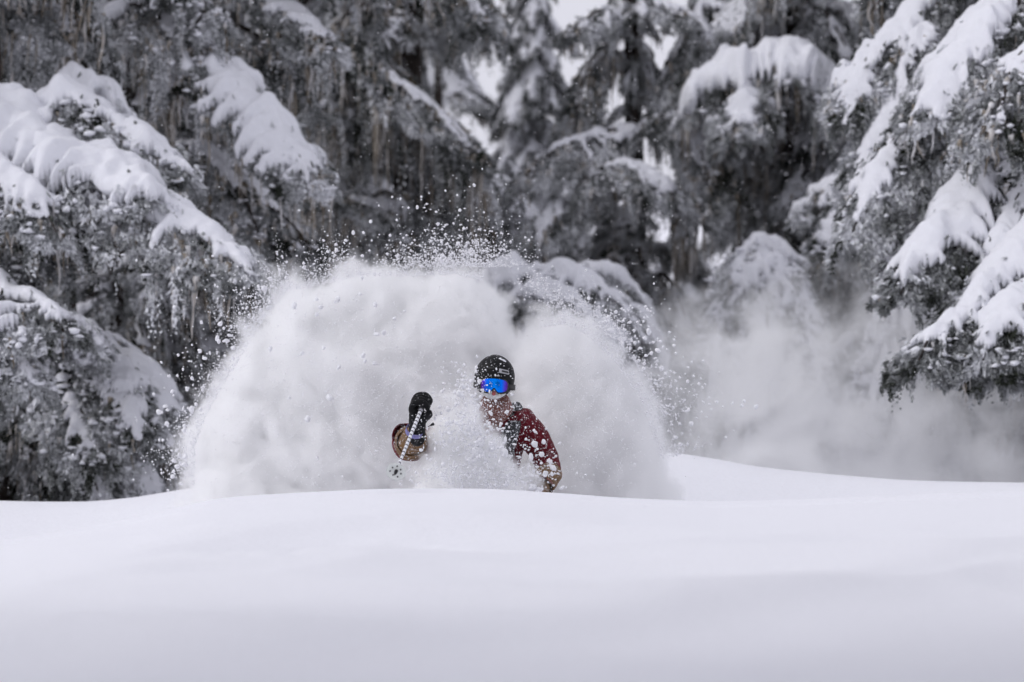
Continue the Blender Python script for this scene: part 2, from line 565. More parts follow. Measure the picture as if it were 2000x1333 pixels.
        mesh_np('lichen', V, F, M_LICHEN, root, attrs={'frost': np.clip(fr, 0, 1)})
    # snow load
    if snow > 0:
        a_, b_ = int(74 * min(1.3, max(0.7, length / 1.8)) * res ** 0.5), int(34 * res ** 0.5)
        U, Vv = np.meshgrid(np.linspace(-0.015, 1.02, a_), np.linspace(-1.12, 1.12, b_), indexing='ij')
        B, wv = surf(np.clip(U, 0, 1), Vv)
        endt = T[-1] * np.clip(U - 1, 0, None)[..., None] * length
        B = B + endt
        fing = 0.5 + 0.5 * np.cos(2 * np.pi * (U * length / 0.24 + 0.3 * np.abs(Vv) + 3.6 * vn(np.stack([U * length * 2.2, np.sign(Vv) * 3.3 + seed, np.abs(Vv) * 0.8], -1), seed)))
        n_ = fbm(np.stack([U * length * 2.6, Vv * wv * 2.6, U * 0 + seed], -1), 3, seed + 3)
        av = np.abs(Vv)
        f = cover - 0.14 - av * 0.95 + (n_ - 0.5) * 2.0 - av * (1 - fing) * 0.85 - 0.9 * np.clip(U - 0.86, 0, 1) / 0.14 * 0.6
        f = np.minimum(f, (1.015 - U) * 6) ; f = np.minimum(f, (U + 0.012) * 25)
        f = np.minimum(f, (1.1 - av) * 3)
        lumps = 0.45 + 1.15 * vn(np.stack([U * length * 4.2, Vv * wv * 4.2, U * 0], -1), seed + 8)
        thick = snow * (1.0 - 0.35 * U) * lumps
        hh = thick * np.sqrt(np.clip(f, 0, 0.8) / 0.8) + 0.0
        ok = f > -0.02
        side = S[np.clip((np.clip(U, 0, 1) * (NU - 1)).astype(int), 0, NU - 1)] * Vv[..., None]
        up = np.array([0, 0, 1.0]) + 0.35 * side + 0.15 * T[np.clip((np.clip(U, 0, 1) * (NU - 1)).astype(int), 0, NU - 1)]
        fine = ((fbm(B * 16, 2, seed + 4) - 0.5) * 0.05 + (fbm(B * 7, 2, seed + 14) - 0.5) * 0.11)[..., None] * np.clip(f * 4, 0, 1)[..., None]
        top = B + up * (hh[..., None] + fine) + np.array([0, 0, -0.006])
        bot = B - np.array([0, 0, 1.0]) * (0.012 + 0.22 * hh)[..., None]
        idx = np.arange(a_ * b_).reshape(a_, b_)
        cell = ok[:-1, :-1] & ok[1:, :-1] & ok[1:, 1:] & ok[:-1, 1:]
        q = np.stack([idx[:-1, :-1], idx[1:, :-1], idx[1:, 1:], idx[:-1, 1:]], -1)[cell]
        if len(q):
            N = a_ * b_
            # rim faces close top to bottom
            e = {}
            for f4 in q:
                for s_ in range(4):
                    e1, e2 = int(f4[s_]), int(f4[(s_ + 1) % 4])
                    if (e2, e1) in e: del e[(e2, e1)]
                    else: e[(e1, e2)] = 1
            rim = np.array([[b2, a1, a1 + N, b2 + N] for a1, b2 in e.keys()])
            F = np.vstack([q, q[:, ::-1] + N, rim])
            V = np.vstack([top.reshape(-1, 3), bot.reshape(-1, 3)])
            used = np.unique(F); rm = np.zeros(len(V), int); rm[used] = np.arange(len(used))
            Vm, Fm = V[used], rm[F][:, ::-1]
            # tufts of snow caught on the twigs round the edge of the load
            nt_ = int(110 * res * (0.4 + cover))
            tu = RNG.uniform(0, 1, nt_); tv = np.sign(RNG.uniform(-1, 1, nt_)) * np.clip(RNG.normal(max(0.1, cover - 0.15), 0.28, nt_), 0, 1.05)
            tp, _ = surf(tu, tv)
            low = RNG.uniform(size=nt_) < 0.4
            tp[:, 2] += np.where(low, -RNG.exponential(hang * 0.22, nt_), RNG.uniform(-0.02, 0.02, nt_))
            tr_ = np.where(low, RNG.uniform(0.006, 0.015, nt_), RNG.uniform(0.010, 0.038, nt_)) * (0.6 + snow * 3)
            sv_ = BASE12[0][None] * (1 + RNG.uniform(-.5, .5, (nt_, 12, 1))) * (np.stack([RNG.uniform(.5, 1.8, nt_), RNG.uniform(.5, 1.8, nt_), RNG.uniform(.35, 1.0, nt_)], 1) * tr_[:, None])[:, None] + tp[:, None]
            sf_ = (BASE12[1][None] + (np.arange(nt_) * 12)[:, None, None]).reshape(-1, 3)
            Vj, Fj = join_np([(Vm, [Fm]), (sv_.reshape(-1, 3), [sf_])])
            mesh_np('snow_load', Vj, Fj, M_SNOW, root, smooth=True)
    return root


def _ico0():
    bm = bmesh.new(); bmesh.ops.create_icosphere(bm, subdivisions=1, radius=1.0)
    V = np.array([v.co for v in bm.verts]); F = np.array([[v.index for v in f.verts] for f in bm.faces]); bm.free()
    return V, F


BASE12 = _ico0()


def trunk(parent, base, top_z, r0, lean=0.0, seed=0):
    n = 22
    z = np.linspace(base[2] - 0.4, top_z, n)
    t = np.linspace(0, 1, n)
    pts = np.stack([base[0] + lean * t + 0.05 * np.sin(t * 7 + seed), base[1] + 0.05 * np.cos(t * 6 + seed), z], 1)
    rr = r0 * (1 - 0.85 * t) * (1 + 0.35 * np.exp(-t * 18))
    V, F = tube_np(pts, rr, 14)
    V[:, :2] += (vn(np.stack([V[:, 0] * 9, V[:, 1] * 9, V[:, 2] * 2], 1), seed)[:, None] - 0.5) * 0.05
    return mesh_np('trunk', V, F, M_BARK, parent, smooth=True), pts


# prototypes of ordinary boughs (spine along +X, about 2 m long); trees in a loop share their meshes
hidden = []
PROTO = []
for s_ in range(7):
    rs = random.Random(100 + s_)
    L = 2.0
    rise = rs.uniform(0.02, 0.25)
    drop = rs.uniform(0.7, 1.25)
    ctrl = [(0.0, 0, 0), (0.5, rs.uniform(-.06, .06), rise), (1.05, rs.uniform(-.12, .12), rise * 0.3 - 0.12 * drop), (1.55, rs.uniform(-.18, .18), -0.55 * drop), (1.85, rs.uniform(-.2, .2), -1.0 * drop)]
    b = bough('bough', ctrl, 0.5, None, seed=40 + s_, snow=[0.10, 0.13, 0.07, 0.11, 0.05, 0.09, 0.15][s_], cover=[0.7, 0.85, 0.5, 0.75, 0.35, 0.6, 0.95][s_],
              droop=0.7, hang=[0.5, 0.4, 0.65, 0.45, 0.8, 0.55, 0.35][s_], nsprig=2000, nhang=230, nlich=[50, 40, 80, 30, 120, 60, 30][s_], lich=0.4, frost=0.42, sprig=0.075)
    PROTO.append(b)
    hidden.append(b)


def copy_bough(src, parent, loc, rot, scale):
    c = src.copy(); COL.objects.link(c); c.parent = parent
    c.location = loc; c.rotation_euler = rot; c.scale = scale
    for ch in src.children:
        if ch.name.startswith('lichen') and random.random() < 0.1: continue
        d = ch.copy(); COL.objects.link(d); d.parent = c
    return c


def fill_tree(root, pts, z0, z1, step, length, kinds, seed, skip=None, top=None):
    """ordinary boughs all round the trunk between z0 and z1"""
    rs = random.Random(seed)
    z = z0; az = rs.uniform(0, 6.28)
    while z < z1:
        f = 1.0
        if top is not None: f = max(0.16, min(1.0, (top - z) / (top - z0) * 1.25))
        az += 2.4 + rs.uniform(-0.5, 0.5)
        L = length * f * rs.uniform(0.75, 1.2)
        x = np.interp(z, pts[:, 2], pts[:, 0]); y = np.interp(z, pts[:, 2], pts[:, 1])
        if skip is None or not skip(x, y, z, math.cos(az) * L, math.sin(az) * L):
            s = L / 2.0
            hz = min(1.25, s * 1.15 + 0.1)
            copy_bough(PROTO[rs.choice(kinds)], root, (x, y, z), (rs.uniform(-.1, .1), rs.uniform(-.22, .22), az), (s, s * rs.uniform(0.9, 1.25), hz * rs.uniform(0.85, 1.1)))
        z += step * rs.uniform(0.6, 1.4) * (0.45 + 0.55 * f)


def NOFRONT(x, y, z, dx, dy):
    return dy < -0.45 * math.hypot(dx, dy)


def BACK(x, y, z, dx, dy):
    return dy < 0.1 * math.hypot(dx, dy)


def KEEP_RIGHT(x, y, z, dx, dy):      # leave the view of the boughs that sweep to the right open
    return dy < (0.35 if dx > 0 else -0.45) * math.hypot(dx, dy)


def KEEP_LEFT(x, y, z, dx, dy):
    return dy < (0.35 if dx < 0 else -0.45) * math.hypot(dx, dy)


def tree(px, d, r0, top_z, label, seed, lean=0.0):
    x = (px - 1000) / K * d
    zb = float(ground_z(np.array([x]), np.array([d]))[0])
    root = empty('snow_laden_conifer', (x, d, zb))
    tag(root, label, 'tree', 'snow-laden conifers around the clearing')
    tr, pts = trunk(root, (0, 0, 0), top_z - zb, r0, lean, seed)
    return root, pts, Vector((x, d, zb))


def hero(T_, px_pts, d0, d1, width, **kw):
    """bough traced on its ridge; distances run from d0 (trunk end) to d1 (tip)"""
    root, pts, org = T_
    n = len(px_pts)
    ctrl = []
    for i, p in enumerate(px_pts):
        d = d0 + (d1 - d0) * i / (n - 1)
        ctrl.append(P(p[0], p[1], d) - org)
    return bough('bough', ctrl, width, root, **kw)


# ---- left, nearest tree: trunk at the frame edge
T1 = tree(-18, 25.6, 0.17, 10.5, 'snow-laden conifer at the left edge with thick pillows of snow low on its boughs', 1)
hero(T1, [(-60, 175), (0, 200), (50, 250), (110, 320), (160, 400)], 25.0, 24.2, 0.55, seed=1, snow=0.20, cover=1.25, hang=0.25, nhang=60, nlich=10, droop=0.45)
hero(T1, [(20, 270), (110, 290), (200, 315), (250, 350), (300, 385)], 24.8, 23.4, 0.50, seed=2, snow=0.20, cover=1.3, hang=0.25, nhang=60, nlich=10, droop=0.5)
hero(T1, [(40, 250), (110, 205), (170, 195), (240, 240), (310, 285), (370, 340)], 25.4, 24.4, 0.42, seed=3, snow=0.16, cover=0.95, hang=0.35, nhang=130, nlich=25, droop=0.6, frost=0.4)
hero(T1, [(90, 205), (150, 165), (200, 190), (235, 240), (260, 280)], 26.0, 26.4, 0.5, seed=4, snow=0.18, cover=1.2, hang=0.3, nhang=60, nlich=10)
hero(T1, [(60, 400), (170, 375), (250, 380), (330, 405), (400, 445), (450, 485), (490, 525)], 24.4, 23.0, 0.60, seed=5, snow=0.12, cover=0.72, hang=0.60, nhang=330, nlich=90, lich=0.45, nsprig=3200, frost=0.5, droop=0.62)
hero(T1, [(-60, 300), (0, 325), (50, 360), (85, 400), (110, 450)], 24.0, 23.3, 0.42, seed=6, snow=0.12, cover=0.85, hang=0.5, nhang=200, nlich=40, frost=0.42)
hero(T1, [(-40, 400), (20, 430), (60, 470), (90, 520)], 24.4, 24.1, 0.45, seed=61, snow=0.08, cover=0.5, hang=0.6, nhang=200, nlich=60)
hero(T1, [(-70, 535), (0, 555), (60, 580), (100, 610), (125, 645)], 23.6, 22.8, 0.45, seed=7, snow=0.16, cover=0.95, hang=0.3, nhang=150, nlich=10, frost=0.35)
hero(T1, [(-60, 620), (0, 650), (40, 690), (60, 740)], 23.4, 22.8, 0.35, seed=8, snow=0.12, cover=0.8, hang=0.3, nhang=130, nlich=10, frost=0.35)
hero(T1, [(60, 610), (120, 620), (170, 650), (205, 690)], 24.8, 24.6, 0.35, seed=62, snow=0.16, cover=1.1, hang=0.3, nhang=60, nlich=5)

fill_tree(T1[0], T1[1], 4.6, 9.6, 0.22, 2.4, [0, 2, 4, 5], 13, skip=KEEP_RIGHT)
fill_tree(T1[0], T1[1], 0.4, 2.6, 0.16, 1.2, [4, 2, 5], 14)

# ---- small snowy conifer low on the left
T1b = tree(150, 25.8, 0.10, 2.1, 'low bushy conifer with drooping snowy boughs at the lower left', 11)
hero(T1b, [(90, 690), (140, 660), (190, 690), (225, 730), (245, 790)], 25.4, 24.4, 0.38, seed=9, snow=0.13, cover=0.9, hang=0.4, nhang=170, nlich=8, frost=0.38)
hero(T1b, [(150, 700), (215, 690), (265, 715), (290, 760), (300, 815)], 25.6, 25.0, 0.34, seed=10, snow=0.12, cover=0.95, hang=0.35, nhang=170, nlich=8, frost=0.4)
hero(T1b, [(110, 760), (170, 745), (225, 760), (255, 800), (270, 860)], 24.9, 24.2, 0.38, seed=12, snow=0.11, cover=0.85, hang=0.45, nhang=190, nlich=8, frost=0.4)
hero(T1b, [(70, 800), (110, 770), (150, 790), (180, 840), (195, 900)], 24.8, 24.0, 0.40, seed=13, snow=0.10, cover=0.8, hang=0.5, nhang=220, nlich=8, frost=0.36)
hero(T1b, [(190, 880), (250, 900), (285, 930), (310, 975)], 25.4, 25.2, 0.32, seed=14, snow=0.12, cover=1.0, hang=0.3, nhang=120, nlich=5, frost=0.4)
hero(T1b, [(100, 860), (150, 880), (180, 930), (200, 985)], 25.0, 24.6, 0.4, seed=15, snow=0.06, cover=0.4, hang=0.4, nhang=220, nlich=5, frost=0.33)
hero(T1b, [(240, 880), (200, 890), (180, 930), (150, 990)], 25.6, 25.0, 0.4, seed=151, snow=0.05, cover=0.4, hang=0.4, nhang=220, nlich=5, frost=0.33)
hero(T1b, [(0, 830), (40, 850), (70, 890), (90, 930)], 26.6, 26.2, 0.45, seed=16, snow=0.07, cover=0.6, hang=0.35, nhang=160, nlich=5, frost=0.3)
fill_tree(T1b[0], T1b[1], 0.3, 1.6, 0.16, 0.8, [0, 3, 5], 12)

# ---- second tree on the left
T2 = tree(250, 28.6, 0.20, 11.0, 'tall conifer hung with grey lichen right of the left-edge tree', 2)
hero(T2, [(200, 60), (250, 10), (300, 15), (350, 50), (385, 90), (412, 122)], 28.0, 27.0, 0.50, seed=20, snow=0.13, cover=0.7, hang=0.7, nhang=300, nlich=120, lich=0.55, frost=0.45)
hero(T2, [(320, 190), (385, 130), (425, 130), (470, 175), (520, 225), (560, 265), (588, 310), (600, 365)], 27.6, 26.2, 0.50, seed=21, snow=0.18, cover=0.95, hang=0.55, nhang=340, nlich=140, lich=0.5, nsprig=3000, frost=0.5)
hero(T2, [(430, -30), (520, -10), (580, 30), (620, 60), (650, 95)], 28.8, 28.0, 0.45, seed=22, snow=0.10, cover=0.6, hang=0.8, nhang=260, nlich=90, lich=0.5)
hero(T2, [(400, 40), (470, 50), (520, 80), (560, 120), (575, 160)], 28.6, 28.2, 0.45, seed=23, snow=0.06, cover=0.4, hang=0.9, nhang=280, nlich=120, lich=0.6, frost=0.38)
hero(T2, [(380, 290), (430, 320), (480, 350), (530, 400), (575, 440), (605, 480)], 28.2, 27.4, 0.45, seed=24, snow=0.08, cover=0.55, hang=0.6, nhang=260, nlich=80, frost=0.42)
hero(T2, [(330, 280), (400, 285), (440, 330), (480, 390), (510, 470)], 27.8, 27.2, 0.40, seed=25, snow=0.07, cover=0.45, hang=0.6, nhang=240, nlich=60, frost=0.4)
hero(T2, [(290, 0), (350, -30), (400, 10), (370, 60)], 27.6, 27.0, 0.3, seed=26, snow=0.12, cover=0.8, hang=0.4, nhang=120, nlich=20)
hero(T2, [(60, 20), (90, 0), (130, 20), (140, 80)], 27.2, 26.6, 0.40, seed=27, snow=0.03, cover=0.25, hang=0.6, nhang=260, nlich=70, frost=0.35)
fill_tree(T2[0], T2[1], 5.4, 10.0, 0.24, 2.6, [0, 2, 4, 5], 22, skip=NOFRONT)
fill_tree(T2[0], T2[1], 0.6, 6.0, 0.20, 1.7, [2, 4, 5, 0], 21, skip=BACK)

fill_tree(T2[0], T2[1], 0.3, 3.0, 0.12, 0.9, [4, 2, 5], 23)

# ---- dark lichen-hung tree left of centre
T3 = tree(800, 33.5, 0.24, 10.0, 'dark conifer curtained with hanging lichen left of centre behind the plume', 3)
hero(T3, [(640, 130), (690, 95), (740, 100), (790, 160), (850, 210), (900, 260), (930, 310)], 33.0, 31.8, 0.6, seed=30, snow=0.05, cover=0.45, hang=1.1, nhang=420, nlich=160, lich=0.8, frost=0.34, nsprig=2500, sprig=0.09)
hero(T3, [(700, 60), (740, 130), (780, 190), (860, 250), (915, 330), (930, 400)], 34.2, 33.0, 0.7, seed=31, snow=0.05, cover=0.35, hang=1.3, nhang=420, nlich=180, lich=0.9, frost=0.32, nsprig=2500, sprig=0.09)
hero(T3, [(820, 250), (760, 215), (690, 215), (640, 205), (600, 215)], 33.0, 32.2, 0.35, seed=32, snow=0.09, cover=0.7, hang=0.7, nhang=200, nlich=90, lich=0.5, frost=0.38)
hero(T3, [(820, 400), (760, 405), (690, 395), (640, 375), (610, 390)], 33.2, 32.0, 0.4, seed=33, snow=0.07, cover=0.55, hang=0.6, nhang=260, nlich=90, lich=0.5, frost=0.38)
hero(T3, [(760, 20), (700, 10), (650, 60), (620, 150)], 33.4, 32.6, 0.6, seed=34, snow=0.04, cover=0.3, hang=1.2, nhang=360, nlich=160, lich=0.8, frost=0.33, sprig=0.09)
hero(T3, [(830, -60), (880, -40), (920, -10), (945, 40)], 33.4, 32.8, 0.5, seed=35, snow=0.05, cover=0.3, hang=0.8, nhang=260, nlich=90, frost=0.33, sprig=0.09)
fill_tree(T3[0], T3[1], 0.5, 7.4, 0.24, 1.5, [4, 2, 4, 5], 31, skip=lambda x, y, z, dx, dy: dx > 0.9)

T3b = tree(600, 38.5, 0.22, 10.0, 'tall grey-green conifer behind and between the two left trees', 4)
hero(T3b, [(650, 300), (690, 270), (720, 260), (700, 290)], 38.0, 37.5, 0.4, seed=36, snow=0.12, cover=0.8, hang=0.4, nhang=120, nlich=20)
fill_tree(T3b[0], T3b[1], 0.3, 8.2, 0.30, 2.2, [0, 3, 5, 2, 1], 32)

# ---- far, snow-covered spire in the middle
T4 = tree(1045, 44.0, 0.20, 9.0, 'distant snow-covered conifer against the sky in the centre', 5)
fill_tree(T4[0], T4[1], 0.8, 8.4, 0.085, 1.45, [6, 1, 6, 1, 6], 41, top=9.2)
T4b = tree(985, 42.0, 0.14, 3.6, 'pale snow-covered conifer below the distant spire, left of it', 51)
fill_tree(T4b[0], T4b[1], 0.6, 4.6, 0.10, 1.3, [6, 1, 6], 42, top=5.2)
hero(T4b, [(1030, 420), (985, 380), (940, 400), (915, 440)], 40.8, 40.0, 0.45, seed=43, snow=0.24, cover=1.2, hang=0.35, nhang=120, nlich=5)

# ---- dark tree right of centre with the sky gap above
T5 = tree(1235, 34.5, 0.17, 10.0, 'dark drooping conifer right of centre beside the gap of bright sky', 6)
hero(T5, [(1225, 40), (1260, 0), (1300, 5), (1350, 25), (1385, 60), (1395, 95)], 34.2, 33.6, 0.42, seed=50, snow=0.08, cover=0.7, hang=0.28, nhang=200, nlich=20, frost=0.42)
hero(T5, [(1225, 60), (1180, 20), (1150, 30), (1130, 60)], 34.4, 33.8, 0.42, seed=51, snow=0.09, cover=0.75, hang=0.35, nhang=220, nlich=30, frost=0.42)
hero(T5, [(1220, 110), (1180, 90), (1150, 130), (1130, 200), (1122, 260)], 34.6, 34.2, 0.40, seed=52, snow=0.04, cover=0.4, hang=0.9, nhang=300, nlich=80, lich=0.6, frost=0.34)
hero(T5, [(1230, 90), (1250, 100), (1265, 130), (1270, 180)], 34.6, 34.4, 0.28, seed=53, snow=0.03, cover=0.3, hang=0.45, nhang=200, nlich=30, frost=0.30)
hero(T5, [(1240, 250), (1180, 255), (1110, 280), (1060, 310), (1020, 350)], 34.0, 33.0, 0.55, seed=54, snow=0.07, cover=0.55, hang=0.5, nhang=340, nlich=60, frost=0.56)
hero(T5, [(1240, 250), (1290, 225), (1340, 240), (1370, 300), (1385, 370)], 34.0, 33.2, 0.5, seed=55, snow=0.06, cover=0.5, hang=0.6, nhang=340, nlich=60, frost=0.54)
hero(T5, [(1120, 370), (1180, 325), (1240, 320), (1290, 345), (1320, 390)], 33.2, 32.4, 0.5, seed=56, snow=0.09, cover=0.62, hang=0.45, nhang=340, nlich=50, frost=0.58)
hero(T5, [(1240, 360), (1170, 360), (1110, 385), (1070, 420), (1050, 470)], 33.6, 32.6, 0.5, seed=57, snow=0.06, cover=0.5, hang=0.5, nhang=340, nlich=50, frost=0.54)
fill_tree(T5[0], T5[1], 0.6, 3.5, 0.17, 1.35, [4, 5, 2, 0], 51)

fill_tree(T5[0], T5[1], 4.3, 7.0, 0.12, 0.42, [4, 2, 0], 52)

# ---- tree with the big snow cap
T6 = tree(1560, 34.5, 0.22, 10.0, 'dark-hearted conifer carrying a wide cap of snow right of centre', 7)
hero(T6, [(1330, 220), (1370, 160), (1420, 125), (1480, 115), (1540, 95), (1590, 110), (1625, 160), (1640, 220)], 33.4, 32.6, 0.62, seed=60, snow=0.22, cover=1.05, hang=0.6, nhang=420, nlich=120, lich=0.55, nsprig=3200, frost=0.42, droop=0.75)
hero(T6, [(1540, 180), (1480, 170), (1450, 200), (1430, 260)], 33.2, 32.0, 0.40, seed=63, snow=0.13, cover=0.85, hang=0.4, nhang=200, nlich=40)
hero(T6, [(1560, -40), (1500, -20), (1440, 10), (1410, 50), (1400, 100)], 34.2, 33.6, 0.55, seed=64, snow=0.09, cover=0.65, hang=0.5, nhang=260, nlich=50)
hero(T6, [(1560, 0), (1600, -10), (1650, 20), (1690, 70)], 34.8, 34.2, 0.55, seed=65, snow=0.09, cover=0.6, hang=0.7, nhang=260, nlich=50)
hero(T6, [(1480, 250), (1430, 265), (1390, 300), (1370, 360), (1365, 430)], 34.0, 33.0, 0.5, seed=66, snow=0.03, cover=0.3, hang=0.8, nhang=260, nlich=120, lich=0.7, frost=0.34)
hero(T6, [(1620, 330), (1585, 330), (1550, 360), (1530, 410)], 33.8, 33.2, 0.3, seed=67, snow=0.08, cover=0.7, hang=0.4, nhang=160, nlich=20, frost=0.35)
fill_tree(T6[0], T6[1], 4.3, 7.4, 0.28, 1.9, [4, 2, 0, 5], 61)
fill_tree(T6[0], T6[1], 0.4, 4.2, 0.26, 1.35, [4, 2, 4], 62)

# ---- right foreground tree
T7 = tree(2070, 25.6, 0.24, 11.0, 'large conifer at the right edge with snow ribs sweeping down to the left', 8)
hero(T7, [(2080, -150), (1990, -60), (1900, 40), (1850, 90), (1790, 200), (1735, 290), (1700, 370), (1665, 450)], 25.4, 24.2, 0.52, seed=70, snow=0.13, cover=0.66, hang=0.42, nhang=420, nlich=50, nsprig=4200, frost=0.42, droop=0.8)
hero(T7, [(1900, -120), (1830, -40), (1770, 40), (1710, 90), (1675, 150), (1650, 240)], 26.6, 25.8, 0.45, seed=71, snow=0.12, cover=0.75, hang=0.5, nhang=320, nlich=50, nsprig=2500, frost=0.42)
hero(T7, [(1990, 0), (1920, 50), (1870, 110), (1840, 170), (1830, 230)], 24.6, 24.0, 0.42, seed=72, snow=0.17, cover=0.82, hang=0.35, nhang=240, nlich=30, frost=0.42)
hero(T7, [(2080, 290), (1990, 305), (1930, 330), (1880, 370), (1840, 440), (1790, 500), (1760, 570)], 24.6, 23.2, 0.50, seed=73, snow=0.15, cover=0.74, hang=0.38, nhang=380, nlich=20, nsprig=4000, frost=0.42, droop=0.8)
hero(T7, [(2090, 300), (2030, 330), (1985, 390), (1950, 470), (1935, 520)], 23.9, 23.3, 0.45, seed=74, snow=0.17, cover=0.85, hang=0.35, nhang=240, nlich=20, nsprig=2500, frost=0.4)
hero(T7, [(2090, 400), (2010, 450), (1950, 520), (1915, 570), (1860, 620), (1820, 650), (1795, 700)], 23.4, 22.3, 0.48, seed=75, snow=0.12, cover=0.72, hang=0.36, nhang=380, nlich=20, nsprig=4000, frost=0.4, droop=0.75)
hero(T7, [(2090, 540), (2020, 560), (1970, 590), (1935, 640), (1920, 700)], 22.9, 22.2, 0.42, seed=76, snow=0.11, cover=0.75, hang=0.36, nhang=260, nlich=10, nsprig=2600, frost=0.42)
hero(T7, [(1960, 170), (1900, 200), (1840, 250), (1800, 310), (1790, 370)], 24.8, 24.2, 0.45, seed=77, snow=0.08, cover=0.6, hang=0.5, nhang=300, nlich=40, frost=0.42)
hero(T7, [(1840, 300), (1800, 360), (1770, 420), (1740, 500)], 25.2, 24.8, 0.32, seed=78, snow=0.11, cover=0.85, hang=0.35, nhang=160, nlich=10, frost=0.42)
hero(T7, [(2060, 60), (1990, 110), (1960, 190), (1950, 270)], 24.0, 23.4, 0.5, seed=79, snow=0.06, cover=0.45, hang=0.5, nhang=280, nlich=60, frost=0.38)
hero(T7, [(1810, 50), (1765, 130), (1722, 230), (1690, 330), (1670, 400)], 26.0, 25.3, 0.34, seed=170, snow=0.09, cover=0.7, hang=0.4, nhang=260, nlich=20, frost=0.45)
hero(T7, [(1920, 230), (1870, 300), (1822, 380), (1785, 450), (1750, 540)], 25.0, 24.2, 0.34, seed=171, snow=0.10, cover=0.75, hang=0.4, nhang=260, nlich=20, frost=0.45)
hero(T7, [(1990, 470), (1935, 550), (1895, 610), (1870, 690)], 23.9, 23.2, 0.34, seed=172, snow=0.09, cover=0.7, hang=0.35, nhang=240, nlich=10, frost=0.48)
hero(T7, [(2060, 620), (2005, 645), (1965, 680), (1945, 730)], 22.9, 22.4, 0.34, seed=173, snow=0.09, cover=0.7, hang=0.35, nhang=240, nlich=10, frost=0.48)
hero(T7, [(2040, 180), (2000, 230), (1975, 300), (1965, 370)], 24.2, 23.8, 0.34, seed=174, snow=0.08, cover=0.65, hang=0.4, nhang=240, nlich=30, frost=0.45)
fill_tree(T7[0], T7[1], 4.6, 10.0, 0.22, 2.6, [0, 2, 4, 5], 72, skip=KEEP_LEFT)
fill_tree(T7[0], T7[1], 0.7, 5.0, 0.20, 1.7, [4, 2, 5, 0], 71, skip=KEEP_LEFT)

# ---- unseen conifers added on both sides of the camera to shade the near snow
for fx, fy, fl, fs in ((-4.8, 6.5, 'unseen conifer added close to the left of the camera for its shade', 301), (4.7, 6.8, 'unseen conifer added close to the right of the camera for its shade', 302)):
    zb_ = float(ground_z(np.array([fx]), np.array([fy]))[0])
    rt_ = empty('snow_laden_conifer', (fx, fy, zb_))
    tag(rt_, fl, 'tree', 'snow-laden conifers around the clearing')
    _, pp_ = trunk(rt_, (0, 0, 0), 10, 0.2, 0, fs)
    fill_tree(rt_, pp_, 2.6, 9.6, 0.16, 2.3, [0, 2, 4, 5], fs, skip=(lambda x, y, z, dx, dy: dx * fx < -0.2 and dy > 0.9))

# ---- trees behind and between on the right
T8 = tree(1720, 32.0, 0.16, 8.0, 'slender snowy conifer between the capped tree and the right-edge tree', 9)
hero(T8, [(1720, 330), (1670, 335), (1620, 370), (1595, 420)], 31.5, 30.8, 0.45, seed=80, snow=0.14, cover=1.0, hang=0.35, nhang=200, nlich=10, frost=0.4)
hero(T8, [(1730, 380), (1690, 390), (1650, 420), (1625, 470)], 31.0, 30.4, 0.4, seed=81, snow=0.14, cover=1.0, hang=0.35, nhang=200, nlich=10, frost=0.42)
fill_tree(T8[0], T8[1], 0.5, 3.4, 0.22, 1.2, [4, 5, 2], 81)

SPEC = [
    # px, d, r0, top, z0, z1, step, length, kinds, label
    (120, 36.0, 0.2, 9, 0.3, 7.2, 0.32, 2.0, [4, 2, 5, 0], 'tall conifer seen between the left-edge tree and its lichen-hung neighbour'),
    (430, 42.0, 0.2, 11, 0.2, 8.4, 0.36, 2.3, [0, 3, 5, 1], 'distant grey conifer behind the lichen-hung tree on the left'),
    (730, 47.0, 0.2, 12, 0.2, 9.0, 0.40, 2.4, [4, 0, 5, 3], 'distant conifer behind the dark lichen tree left of centre'),
    (850, 41.0, 0.16, 6.2, 0.2, 5.2, 0.24, 1.2, [3, 1, 0, 5], 'slim snowy conifer at the right flank of the dark lichen tree'),
    (1570, 43.0, 0.2, 11, 0.2, 8.6, 0.30, 1.6, [0, 3, 5, 4], 'distant conifer behind the snow-capped tree right of centre'),
    (1680, 41.0, 0.2, 11, 0.2, 8.6, 0.34, 2.1, [0, 3, 5, 1], 'distant conifer behind the gap left of the right-edge tree'),
    (1880, 33.0, 0.2, 9, 0.2, 7.2, 0.32, 2.0, [4, 5, 0, 2], 'conifer directly behind the right-edge tree'),
    (1330, 45.0, 0.16, 3.6, 0.2, 3.6, 0.24, 1.6, [1, 6, 3], 'short snow-covered conifer behind the dark tree right of centre'),
    (1140, 40.0, 0.12, 2.4, 0.2, 2.6, 0.20, 1.3, [1, 6, 3], 'short snowy conifer behind the plume below the distant spire'),
    (330, 33.0, 0.12, 2.6, 0.2, 2.4, 0.20, 1.3, [1, 6, 3], 'short pale conifer behind the low bushy tree on the left'),
]
for i, (px, d, r0, top, z0, z1, st, ln, kinds, lab) in enumerate(SPEC):
    Tn = tree(px, d, r0, top, lab, 200 + i)
    fill_tree(Tn[0], Tn[1], z0, z1, st, ln, kinds, 300 + i, top=(z1 * 1.35 if top < 7 else None))


